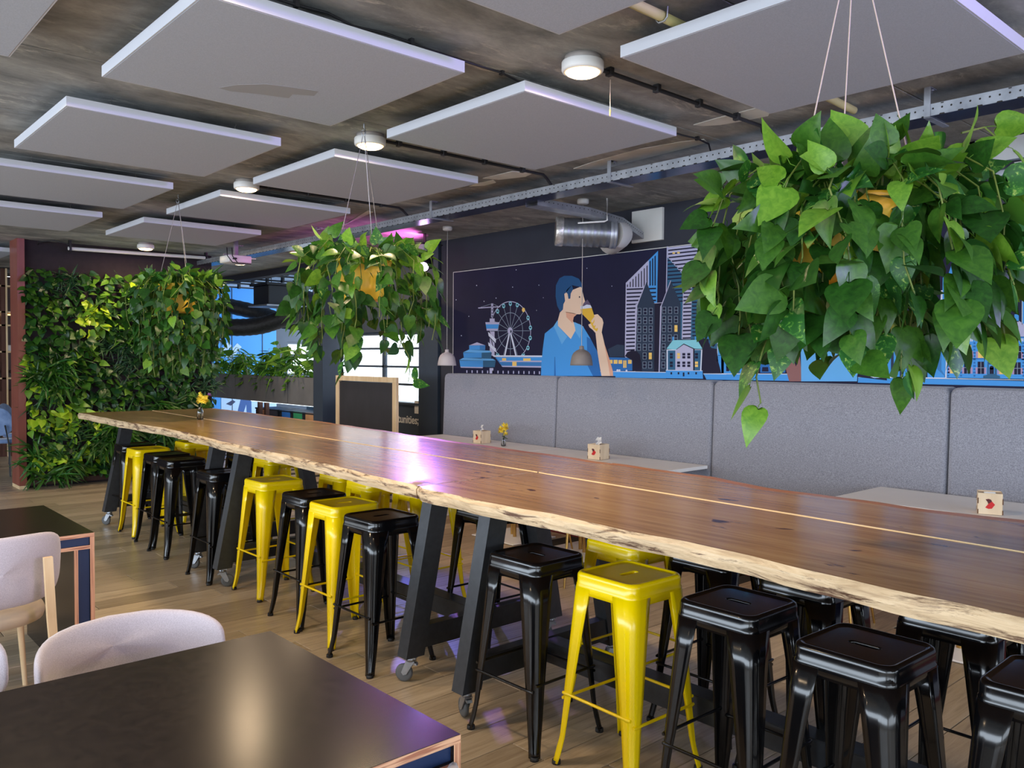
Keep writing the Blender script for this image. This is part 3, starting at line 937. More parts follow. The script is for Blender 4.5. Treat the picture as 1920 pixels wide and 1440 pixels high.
ty0, ty1, tx0, tx1, tz = -0.6, 11.4, 4.45, 4.63, 2.85
tr = thing('cable_tray', 'long galvanised perforated cable tray hung under the ceiling along the mural wall', 'cable tray')
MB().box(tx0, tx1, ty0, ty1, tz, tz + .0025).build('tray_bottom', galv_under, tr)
MB().box(tx0 - .0015, tx0, ty0, ty1, tz + .002, tz + .06).box(tx0 - .0015, tx0 + .010, ty0, ty1, tz + .06, tz + .0615).build('tray_side', galv, tr)
MB().box(tx1, tx1 + .0015, ty0, ty1, tz + .002, tz + .06).build('tray_side', galv, tr)
h_ = MB(); k = 0
y = ty0 + .03
while y < ty1 - .03:
    vs = [(tx0 - .0022, y + .0055 * cos(a * pi / 3), tz + .036 + .0055 * sin(a * pi / 3)) for a in range(6)]
    h_.add(vs, [tuple(range(6))])
    if k % 2 == 0:
        h_.add([(tx0 - .0022, y - .014, tz + .001), (tx0 - .0022, y + .014, tz + .001), (tx0 - .0022, y + .011, tz + .007), (tx0 - .0022, y - .011, tz + .007)], [(0, 1, 2, 3)])
    if k % 7 == 3:
        h_.add([(tx0 - .0022, y - .008, tz + .06), (tx0 - .0022, y + .008, tz + .06), (tx0 - .0022, y + .006, tz + .055), (tx0 - .0022, y - .006, tz + .055)], [(0, 1, 2, 3)])
    y += .044; k += 1
ho = h_.build('perforation', dark_joint, tr); ho['kind'] = 'stuff'
for k, y in enumerate((-0.3, 1.79, 3.94, 6.04, 8.1, 10.1)):
    o = MB()
    o.box(tx0 - .006, tx0 - .002, y - .016, y + .016, tz - .004, 3.0).box(tx0 - .004, tx0 + .07, y - .016, y + .016, 2.996, 3.0).box(tx0 - .006, tx1 + .06, y - .016, y + .016, tz - .006, tz - .001)
    o.lathe([(0, -.022), (.005, -.022), (.005, -.008), (.012, -.008), (.012, -.004), (0, -.004)], 8, (tx0 + .05, y, 3.0)).build('hanger_bracket', galv, tr)
for k in range(3):
    x = tx0 + .04 + k * .035
    MB().tube([(x + .012 * sin(j * .9 + k), ty0 + .2 + j * .55, tz + .02 + .004 * sin(j * 1.3 + k)) for j in range(21)], 0.009, 6).build('laid_cable', cable_m, tr)
# branch tray to the wall
bt = thing('branch_tray', 'short perforated tray branching from the main tray to the wall above the duct', 'cable tray')
ptsb = [((4.63, 4.93), 2.83), ((5.25, 4.93), 2.83), ((5.70, 4.95), 2.80), ((6.04, 4.98), 2.70)]
for j in range(3):
    (xa, ya), za = ptsb[j]; (xb, yb_), zb = ptsb[j + 1]
    m_ = MB()
    m_.add([(xa, ya - .07, za), (xb, yb_ - .07, zb), (xb, yb_ + .07, zb), (xa, ya + .07, za), (xa, ya - .07, za + .06), (xb, yb_ - .07, zb + .06), (xb, yb_ + .07, zb + .06), (xa, ya + .07, za + .06),
            (xa, ya - .067, za + .003), (xb, yb_ - .067, zb + .003), (xb, yb_ + .067, zb + .003), (xa, ya + .067, za + .003)],
           [(0, 1, 2, 3), (0, 4, 5, 1), (3, 2, 6, 7), (8, 11, 10, 9)])
    for q in range(12):
        t_ = (q + .5) / 12
        x, yy, z = xa + (xb - xa) * t_, ya + (yb_ - ya) * t_ - .071, za + (zb - za) * t_
        m_.add([(x + .005 * cos(a * pi / 3), yy, z + .038 + .005 * sin(a * pi / 3)) for a in range(6)], [tuple(range(6))], 1)
    m_.build('tray_section', [galv, dark_joint], bt)
MB().tube([(5.44, 4.84, 2.99), (5.44, 4.84, 2.80), (5.42, 4.85, 2.79), (5.30, 5.05, 2.785)], 0.008, 6).build('hanger_rod', lamp_white, bt)
wp = MB(); wp.box(6.02, 6.049, 4.70, 5.05, 2.68, 2.97); tag(wp.build('wall_plate', white_wall), 'white painted patch plate on the dark wall behind the duct end', 'wall plate')
# spiral duct
du = thing('air_duct', 'short silver air duct with taped rim on the wall above the mural', 'duct')
A = Vector((5.27, 5.28, 2.735)); B = Vector((5.66, 4.94, 2.715)); ax = (B - A).normalized()
R_ = 0.124


def along(name, prof, m, n=32):
    a = ax.cross(Vector((0, 0, 1))).normalized(); b_ = ax.cross(a)
    m_ = MB(); vs = []
    for r, t in prof:
        for j in range(n):
            q = 2 * pi * j / n
            vs.append(A + ax * t + a * cos(q) * r + b_ * sin(q) * r)
    m_.add(vs, [(i * n + j, i * n + (j + 1) % n, (i + 1) * n + (j + 1) % n, (i + 1) * n + j) for i in range(len(prof) - 1) for j in range(n)], 0, True)
    return m_.build(name, m, du)


ln = (B - A).length
prof = [(R_, 0.03)]
for k in range(1, 8):
    t_ = 0.03 + (ln - .06) * k / 8
    prof += [(R_, t_ - .006), (R_ + .003, t_), (R_, t_ + .006)]
prof += [(R_, ln)]
along('duct_body', prof, duct_m)
along('tape_band', [(R_ - .03, -.012), (R_ + .002, -.012), (R_ + .005, 0), (R_ + .005, .05), (R_ + .001, .056)], foil)
along('duct_end', [(0.0, -.004), (R_ - .02, -.006), (R_ - .005, -.012)], foil)
along('collar', [(R_ + .001, ln - .05), (R_ + .006, ln - .045), (R_ + .006, ln - .02), (R_ + .001, ln - .015), (R_ + .006, ln - .01), (R_ + .006, ln + .01), (R_ * .96, ln + .012)], galv)
m_ = MB(); m_.tube([B, B + Vector((.05, -.01, 0)), B + Vector((.12, .07, 0)), B + Vector((.35, .35, 0))], R_ * .95, 24); m_.build('elbow', lamp_white, du)
# metal air box at the right
ab = thing('ventilation_box', 'grey sheet-metal ventilation box near the ceiling at the right edge', 'ventilation box')
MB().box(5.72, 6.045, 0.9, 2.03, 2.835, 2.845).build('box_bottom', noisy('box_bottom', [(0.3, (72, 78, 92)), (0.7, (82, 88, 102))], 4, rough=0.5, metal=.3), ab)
MB().box(5.72, 6.045, 0.9, 2.0, 2.845, 2.985).build('box_body', noisy('sheet_metal', [(0.3, (168, 168, 170)), (0.7, (182, 182, 184))], 5, rough=0.55, metal=.3), ab)
MB().box(5.70, 6.045, 2.0, 2.03, 2.80, 2.99).box(5.70, 5.725, 1.99, 2.03, 2.80, 2.99).build('flange', galv, ab)
MB().box(5.95, 6.04, 1.9, 2.0, 2.80, 2.835).build('support_angle', galv, ab)
MB().box(5.78, 5.86, 1.66, 1.8, 2.832, 2.835).build('label_plate', lamp_white, ab)
for y in (1.2, 1.6):
    MB().box(5.718, 5.72, y - .002, y + .002, 2.845, 2.985).build('seam', galv, ab)

# projector under the tray
pj = thing('projector', 'white ceiling projector on a black bracket under the cable tray', 'projector')
MB().bbox(4.02, 4.3, 9.36, 9.62, 2.70, 2.785, .012, 2).build('projector_body', lamp_white, pj)
MB().box(4.14, 4.18, 9.46, 9.50, 2.785, 3.0).box(4.0, 4.32, 9.44, 9.47, 2.785, 2.795).build('bracket', noisy('bracket', [(0.3, (120, 108, 124)), (0.7, (134, 120, 138))], 6, rough=.5), pj)
for x in (4.0, 4.06):
    MB().tube([(x, 9.36, 2.86), (x - .02, 9.3, 2.76), (x + .05, 9.32, 2.69), (x + .22, 9.34, 2.69)], .006, 6).build('power_cable', cable_m, pj)
MB().lathe([(0, -.01), (.022, -.01), (.026, 0), (.02, .01)], 14, (4.09, 9.35, 2.74)).build('lens_ring', black_pl, pj)

# moving-head stage light and speaker at the mural's far end
mh = thing('stage_light', 'moving-head stage light glowing violet beside the middle hanging plant', 'stage light', (5.55, 7.65, -.08))
MB().bbox(-.07, .07, -.07, .07, 2.85, 2.95, .008, 1).build('base_box', noisy('stage_base', [(0.3, (150, 146, 150)), (0.7, (164, 160, 164))], 6, rough=.5), mh)
MB().box(-.005, .005, -.02, .02, 2.95, 3.08).box(-.03, .25, -.006, .006, 2.965, 2.975).build('clamp', black_pl, mh)
for s in (-1, 1):
    MB().prism([(-.03, 2.86), (.03, 2.86), (.03, 2.72), (.0, 2.69), (-.03, 2.72)], 'x', s * .085 - .012, s * .085 + .012).build('yoke_arm', black_pl, mh)
hd = MB(); hd.lathe([(0, .09), (.05, .085), (.066, .05), (.066, -.06), (.07, -.075), (.066, -.085), (.055, -.08)], 24)
ho = hd.build('head', black_pl, mh, (0, 0, 2.74)); q_ = Vector((0.62, 0.60, 0.5)).normalized().to_track_quat('Z', 'Y'); ho.rotation_euler = q_.to_euler()
ln_ = MB(); ln_.lathe([(.054, -.078), (.03, -.088), (0, -.09)], 20); ln_.build('lens', violet_em, ho)
sp = thing('loudspeaker', 'black loudspeaker on the wall end behind the middle hanging plant', 'loudspeaker', (5.90, 8.14, 0))
MB().prism([(-.10, 2.0), (.10, 2.02), (.12, 2.27), (-.10, 2.30)], 'y', -.11, .11).build('cabinet', black_pl, sp)
MB().box(.10, .13, -.03, .03, 2.05, 2.25).build('wall_bracket', black_pl, sp)
MB().prism([(-.106, 2.02), (-.101, 2.02), (-.101, 2.28), (-.106, 2.28)], 'y', -.095, .095).build('grille', cable_m, sp)

# pendant lamps over the bench tables
def pendant(x, y, zb, m, lab):
    t = thing('pendant_lamp', lab, 'lamp', (x, y, 0), 0, 'dome pendants over the bench tables')
    MB().lathe([(0, 3.0), (.05, 3.0), (.052, 2.985), (.05, 2.965), (.04, 2.958), (0, 2.957)], 24).build('ceiling_cup', lamp_white, t)
    MB().tube([(0, 0, 2.958), (0, 0, zb + .172)], .0035, 6).build('cord', wire, t)
    pr = [(0, .172), (.016, .172), (.02, .166), (.021, .148), (.024, .14), (.045, .132), (.07, .112), (.085, .085), (.093, .05), (.098, .02), (.1, 0), (.097, 0), (.09, .05), (.082, .083), (.066, .108), (.03, .128), (0, .13)]
    MB().lathe(pr, 32, (0, 0, zb)).build('shade', m, t)
    MB().lathe([(0, .06), (.02, .065), (.027, .085), (.018, .11), (.014, .128)], 14, (0, 0, zb)).build('bulb', lamp_white, t)


pendant(5.44, 7.09, 1.527, rose, 'pale rose dome pendant lamp at the mural end near the chalkboard')
pendant(5.37, 5.06, 1.548, grey_shade, 'taupe grey dome pendant lamp in front of the man in the mural')

# ------------------------------------------------------------------ bench and bench tables
bn = thing('bench', 'long high-backed bench upholstered in grey wool below the mural', 'bench')
ye = [7.66, 5.83, 4.01, 2.17, 0.34, -1.5]
for a, b_ in zip(ye, ye[1:]):
    m_ = MB(); n = 8; r = .05; y0, y1 = b_ + .004, a - .004; z0, z1 = .44, 1.432
    out = [(y0, z0)] + [(y1, z0)]
    out += [(y1 - r + r * cos(t * pi / 2 / n), z1 - r + r * sin(t * pi / 2 / n)) for t in range(n + 1)]
    out += [(y0 + r - r * sin(t * pi / 2 / n), z1 - r + r * cos(t * pi / 2 / n)) for t in range(n + 1)]
    cy, cz = (y0 + y1) / 2, (z0 + z1) / 2

    def ring(ins, x):
        return [(x - (z - z0) * -.035, cy + (y - cy) * (1 - ins / (y1 - y0) * 2), cz + (z - cz) * (1 - ins / (z1 - z0) * 2)) for y, z in out]
    rs = [ring(0, 6.0), ring(0, 5.825), ring(.004, 5.812), ring(.012, 5.803), ring(.03, 5.799)]
    k = len(out)
    m_.add([p for r_ in rs for p in r_], [(i * k + j, i * k + (j + 1) % k, (i + 1) * k + (j + 1) % k, (i + 1) * k + j) for i in range(4) for j in range(k)] + [tuple(4 * k + j for j in range(k)), tuple(range(k))[::-1]], 0, False)
    rnorm(m_.build('back_cushion', bench_fab, bn))
for a, b_ in zip(ye, ye[1:]):
    MB().bbox(5.36, 5.80, b_ + .004, a - .004, .33, .46, .025, 3).build('seat_cushion', bench_fab, bn)
MB().box(5.44, 6.02, -1.5, 7.6, 0.0, .33).build('plinth', burgundy, bn)


def bench_table(y0, y1, x0, x1, lab, bases):
    t = thing('bench_table', lab, 'table', (0, 0, 0), 0, 'white tables along the bench')
    MB().bbox(x0, x1, y0, y1, .712, .74, .003, 1).build('tabletop', white_top, t)
    for (bx, by) in bases:
        b_ = MB().bbox(bx - .26, bx + .26, by - .28, by + .28, 0.003, .014, .004, 1).build('base_plate', white_top, t)
        for dx, dy in ((-.03, -.05), (.03, .05)):
            MB().tube([(bx + dx, by + dy, .013), (bx + dx, by + dy, .712)], .016, 12).build('column', brass, t)


bench_table(5.69, 7.58, 5.14, 5.76, 'long white table along the bench, at the chalkboard end', [(5.02, 5.55), (5.3, 7.0)])
bench_table(4.0, 5.675, 5.16, 5.76, 'white table along the bench with a tissue box near its far end', [(5.05, 4.73)])
bench_table(0.75, 2.56, 5.06, 5.72, 'white table along the bench at the right, carrying one wooden box', [(4.96, 1.80)])


def brass_chair(x, y, rz, lab):
    t = thing('side_chair', lab, 'chair', (x, y, 0), rz, 'brass-legged chairs tucked behind the bar tables')
    MB().bbox(-.22, .22, -.22, .22, .40, .445, .02, 2).build('seat', burgundy, t)
    m_ = MB(); n = 12
    vs = []
    for k in range(2):
        for i in range(n + 1):
            a = -0.9 + 1.8 * i / n
            for z in (.42, .55, .60):
                r = .25 + .02 * k
                vs.append((r * sin(a), -.02 + r * cos(a), z))
    q = (n + 1) * 3
    fs = []
    for i in range(n):
        for j in range(2):
            fs.append((i * 3 + j, (i + 1) * 3 + j, (i + 1) * 3 + j + 1, i * 3 + j + 1))
            fs.append((q + i * 3 + j, q + i * 3 + j + 1, q + (i + 1) * 3 + j + 1, q + (i + 1) * 3 + j))
        fs.append((i * 3 + 2, (i + 1) * 3 + 2, q + (i + 1) * 3 + 2, q + i * 3 + 2)); fs.append((i * 3, q + i * 3, q + (i + 1) * 3, (i + 1) * 3))
    fs += [(0, 1, q + 1, q), (1, 2, q + 2, q + 1), (n * 3, q + n * 3, q + n * 3 + 1, n * 3 + 1), (n * 3 + 1, q + n * 3 + 1, q + n * 3 + 2, n * 3 + 2)]
    m_.add(vs, fs, 0, False); m_.build('backrest', burgundy, t)
    for sx in (-1, 1):
        for sy in (-1, 1):
            MB().tube([(sx * .16, sy * .16, .40), (sx * .215, sy * .215, 0)], .011, 8, r2=.007).build('leg', brass, t)


brass_chair(4.80, 5.02, .1, 'low chair on thin brass legs, between the middle bar table and bench')
brass_chair(4.42, 4.20, -.3, 'low chair on thin brass legs behind the yellow and black stools')
brass_chair(4.80, 2.46, .15, 'low chair on thin brass legs behind the nearest bar table')

# ------------------------------------------------------------------ tissue boxes and vases
def tissue_box(x, y, z, rz, lab, size=.118, tis=True):
    t = thing('tissue_box', lab, 'tissue box', (x, y, z), rz, 'wooden tissue boxes on the bench tables')
    h = size / 2; T = .004
    for nm, (a0, a1, b0, b1) in (('front_panel', (-h, -h + T, -h, h)), ('rear_panel', (h - T, h, -h, h)), ('side_panel', (-h + T, h - T, -h, -h + T)), ('side_panel', (-h + T, h - T, h - T, h))):
        m_ = MB().box(a0, a1, b0, b1, 0.004, size)
        m_.build(nm, birch, t)
    for s in (-1, 1):   # finger joints at the corners
        m_ = MB()
        for (z0, z1) in ((.004, .03), (.062, .094)):
            for s2 in (-1, 1):
                m_.box(s2 * h - .0012, s2 * h + .0012, s * h - .004, s * h + .0015, z0, z1)
        m_.build('finger_joint', burnt, t)
    m_ = MB()
    o = rsq(h - T, .004, 24); sl_ = slot(.038, .017, 24); n = 24
    vs = [(x_, y_, size - .005) for x_, y_ in o] + [(y_, x_, size - .005) for x_, y_ in sl_[::-1]]
    # slot turned along y; same angular order
    sl2 = [(-q[1], q[0]) for q in sl_]; sl2 = sl2[-6:] + sl2[:-6]
    vs = [(x_, y_, size - .005) for x_, y_ in o] + [(x_, y_, size - .005) for x_, y_ in sl2]
    m_.add(vs, [(j, (j + 1) % n, n + (j + 1) % n, n + j) for j in range(n)]); m_.build('lid', birch, t)
    MB().box(-h + T, h - T, -h + T, h - T, .002, .004).build('bottom_panel', birch, t)
    MB().box(-.03, .03, -.042, .042, .006, size - .025).build('tissue_pack', tissue, t)
    # red heart mark lying on its side on the front
    up = [(-.023, .026), (-.008, .030), (.004, .026), (.009, .016), (-.003, .006), (-.009, .001), (-.013, .012)]
    lo_ = [(.009, .016), (.024, -.001), (.009, -.024), (-.007, -.027), (-.024, -.020), (-.009, .001), (-.003, .006)]
    for pts, mm in ((up, dkred), (lo_, red_p)):
        MB().prism([(-a, size * .5 + b_) for a, b_ in pts], 'x', -h - .0008, -h + .001).build('heart_mark', mm, t)
    if tis:
        m_ = MB(); n = 9; vs = []
        for i in range(n):
            for j in range(n):
                u, v = i / (n - 1) - .5, j / (n - 1) - .5
                vs.append((.012 * sin(v * 9 + i) + u * .03 * (1 + j / 4), .11 * u * (0.55 + j / (n - 1) * .6) + .008 * sin(j * 1.3) - .008 * j / 8, size - .012 + .075 * (j / (n - 1)) * (1 - .5 * abs(u)) + .006 * sin(i * 2.1 + j)))
        m_.add(vs, [(i * n + j, (i + 1) * n + j, (i + 1) * n + j + 1, i * n + j + 1) for i in range(n - 1) for j in range(n - 1)], 0, True)
        m_.build('tissue', tissue, t)
    else:
        MB().bbox(-.012, .012, -.03, .03, size - .012, size + .001, .004, 2).build('tissue', tissue, t)


tissue_box(5.375, 4.855, .74, .08, 'wooden tissue box with a red heart mark on the white table, tissue pulled up high', .132)
tissue_box(5.47, 6.54, .74, -.02, 'wooden tissue box with a red heart mark farthest away, beside the yellow flowers', .128)
tissue_box(5.19, 1.70, .74, .37, 'wooden tissue box with a red heart mark at the right edge of the picture', .122, False)


def flower(parent, c, r, m, n=22, seed=0):
    random.seed(seed)
    for i in range(n):
        d = Vector((random.gauss(0, 1), random.gauss(0, 1), random.gauss(.25, 1))).normalized()
        m_ = MB(); a = d.cross(Vector((.3, .2, 1))).normalized(); b_ = d.cross(a)
        base = Vector(c)
        L_ = r * random.uniform(.8, 1.1); w = r * .42
        pts = [base, base + d * L_ * .5 + a * w, base + d * L_ + a * w * .5 + b_ * w * .3, base + d * L_ * 1.06, base + d * L_ - a * w * .5 + b_ * w * .3, base + d * L_ * .5 - a * w]
        m_.add(pts, [(0, 1, 2, 3), (0, 3, 4, 5)], 0, True)
        m_.build('petal', m, parent)


def vase(x, y, z, lab, heads, hgt=.115, leaves=()):
    t = thing('flower_vase', lab, 'vase', (x, y, z), 0, 'glass bottle vases with flowers')
    k = hgt / .115
    pr = [(0, .002), (.024, .002), (.0275, .006), (.0275, .074), (.024, .086), (.017, .094), (.0165, .108), (.019, .115), (.0165, .115), (.014, .108), (.0145, .093), (.021, .084), (.0245, .072), (.0245, .008), (0, .006)]
    MB().lathe([(r * k, zz * k) for r, zz in pr], 28).build('bottle', glassm, t)
    for i, (dx, dy, dz, r, m) in enumerate(heads):
        s_ = MB().tube([(0.002 * i, 0, .012), (dx * .3, dy * .3, hgt), (dx, dy, hgt + dz)], .0022, 6).build('stem', stemm, t)
        flower(s_, (dx, dy, hgt + dz), r, m, 22, i + 3)
    for (dx, dy, dz, L_) in leaves:
        m_ = MB(); d = Vector((dx, dy, dz)).normalized(); a = d.cross(Vector((.5, -.6, .2))).normalized(); b0 = Vector((0, 0, hgt * .9))
        m_.add([b0, b0 + d * L_ * .45 + a * L_ * .22, b0 + d * L_, b0 + d * L_ * .45 - a * L_ * .22], [(0, 1, 2), (0, 2, 3)], 0)
        m_.build('leaf', LM[1], t)


vase(2.86, 7.27, TOPZ, 'glass bottle with a yellow bloom on the farthest bar table', [(.012, -.012, .075, .056, bloom_y), (.02, -.045, .06, .042, bloom_y), (.06, -.05, .10, .02, bloom_p)], .115, ((-.5, .6, .5, .09), (.5, -.9, .6, .14), (.9, -.7, .5, .12)))
vase(5.44, 6.17, .74, 'glass bottle with small yellow flowers on the white bench table', [(.0, .03, .06, .040, bloom_y), (-.005, -.02, .09, .044, bloom_y), (.0, -.03, .02, .026, bloom_y), (.01, .0, .11, .022, bloom_y)], .10, ((.2, -.7, -.2, .06),))

# ------------------------------------------------------------------ chalkboard
ck = thing('chalkboard', 'wood-framed blank chalkboard standing by the bright window', 'chalkboard', (5.3, 8.475, 0), 0.0)
hw_, zt, zb = .66, 1.385, .30
MB().box(-.006, .006, -hw_ + .06, hw_ - .06, zb + .06, zt - .07).build('board', chalk, ck)
for nm, (y0, y1, z0, z1) in (('frame_stile', (-hw_, -hw_ + .075, .0, zt - .06)), ('frame_stile', (hw_ - .075, hw_, .0, zt - .06)), ('frame_rail', (-hw_, hw_, zt - .06, zt)), ('frame_rail', (-hw_ + .075, hw_ - .075, zb, zb + .06))):
    MB().bbox(-.02, .02, y0, y1, z0, z1, .003, 1).build(nm, ash, ck)
for s in (-1, 1):
    MB().prism([(.02, zt - .3), (.05, zt - .3), (.24, 0), (.20, 0)], 'y', s * .3 - .02, s * .3 + .02).build('rear_leg', ash, ck)

# ------------------------------------------------------------------ leaves
def leaf_geo(L_, W, fold, droop, twist=0.0, petiole=0.25, strap=False):
    """heart-shaped blade along +y, face towards +z; thin petiole from the origin"""
    vs, fs = [], []
    p = petiole * L_
    for i in range(3):
        t = i / 2
        for j in range(3):
            a = 2 * pi * j / 3
            vs.append((.012 * L_ * cos(a), p * t, .10 * L_ * sin(pi * t) * petiole * 2 + .012 * L_ * sin(a)))
    for i in range(2):
        for j in range(3):
            fs.append((i * 3 + j, i * 3 + (j + 1) % 3, (i + 1) * 3 + (j + 1) % 3, (i + 1) * 3 + j))
    prof = [(-.085, .0), (-.075, .22), (-.02, .38), (.10, .485), (.24, .50), (.42, .43), (.60, .315), (.77, .185), (.90, .075), (1.0, 0)] if not strap else [(0, .02), (.08, .10), (.25, .16), (.45, .17), (.65, .14), (.82, .08), (1.0, 0)]
    rows = []
    for q, (t, w) in enumerate(prof):
        y0 = p + (max(t, 0) if w < .01 and q == 0 else t) * L_
        zc = -droop * L_ * max(t, 0) ** 2
        row = []
        cols = (-1, -.5, 0, .5, 1) if w > .001 else (0,)
        for c in cols:
            x = c * w * W * L_
            row.append((x + twist * L_ * t * t * .2, y0 if c != 0 or q > 1 else p + max(t, -.0) * L_ + (.02 * L_ if q == 1 else 0), zc + abs(c) * w * fold * L_ - (abs(c) ** 2) * w * fold * .55 * L_))
        rows.append(row)
    st = []
    for row in rows:
        st.append(len(vs)); vs += row
    for a in range(len(rows) - 1):
        ra, rb = rows[a], rows[a + 1]
        if len(ra) == 1:
            for j in range(len(rb) - 1):
                fs.append((st[a], st[a + 1] + j + 1, st[a + 1] + j))
        elif len(rb) == 1:
            for j in range(len(ra) - 1):
                fs.append((st[a] + j, st[a] + j + 1, st[a + 1]))
        else:
            for j in range(len(ra) - 1):
                fs.append((st[a] + j, st[a] + j + 1, st[a + 1] + j + 1, st[a + 1] + j))
    return vs, fs


GEO = [leaf_geo(1, w, f, d, tw, pt) for w, f, d, tw, pt in ((.82, .16, .18, .2, .3), (.74, .26, .30, -.3, .25), (.88, .10, .10, .1, .4), (.78, .34, .22, .4, .3), (.70, .20, .42, -.1, .2), (.84, .14, .05, -.4, .35))]
STRAP = [leaf_geo(1, w, f, d, tw, 0.02, True) for w, f, d, tw in ((.38, .5, .55, .3), (.30, .6, .75, -.5), (.44, .4, .35, .1))]
MESHES = {}


def leaf_mesh(kind, gi, mi):
    key = (kind, gi, mi)
    if key not in MESHES:
        vs, fs = (GEO if kind == 'h' else STRAP)[gi]
        me = bpy.data.meshes.new('leaf'); me.from_pydata(vs, [], fs); me.materials.append(LM[mi])
        me.polygons.foreach_set('use_smooth', [True] * len(fs)); me.update()
        MESHES[key] = me
    return MESHES[key]


def frame(ydir, zdir, roll=0.0):
    y = Vector(ydir).normalized()
    z = Vector(zdir); z = (z - y * z.dot(y))
    if z.length < 1e-4:
        z = Vector((1, 0, 0)) - y * y.x
    z.normalize()
    if roll:
        z = Quaternion(y, roll) @ z
    x = y.cross(z)
    return Matrix(((x.x, y.x, z.x), (x.y, y.y, z.y), (x.z, y.z, z.z)))


def cam_dist(p):
    return (Vector(p) - Vector((0, 0, CAM_H))).length


def put_leaves(root, leaves, base, limit=300, nm='leaf'):
    """leaves: (kind, geo, mat, loc, rot3, size). The largest in view become parts, the others one joined part."""
    def shows(l):
        c = (Vector(l[3]) + base); d = (Vector((0, 0, CAM_H)) - c)
        face = abs((l[4] @ Vector((0, 0, 1))).dot(d.normalized()))
        front = l[6] if len(l) > 6 else 1.0
        return -(l[5] / d.length * (.35 + face) * front)
    order = sorted(leaves, key=shows)
    for l in order[:limit]:
        o = bpy.data.objects.new(nm, leaf_mesh(*l[:3])); C.objects.link(o); o.parent = root
        o.matrix_local = Matrix.Translation(l[3]) @ (l[4] * l[5]).to_4x4()
    rest_ = order[limit:]
    if rest_:
        m_ = MB()
        for l in rest_:
            vs, fs = (GEO if l[0] == 'h' else STRAP)[l[1]]
            M_ = l[4] * l[5]; t_ = Vector(l[3])
            m_.add([M_ @ Vector(v) + t_ for v in vs], fs, l[2], True)
        o = m_.build('foliage', LM, root); o['kind'] = 'stuff'


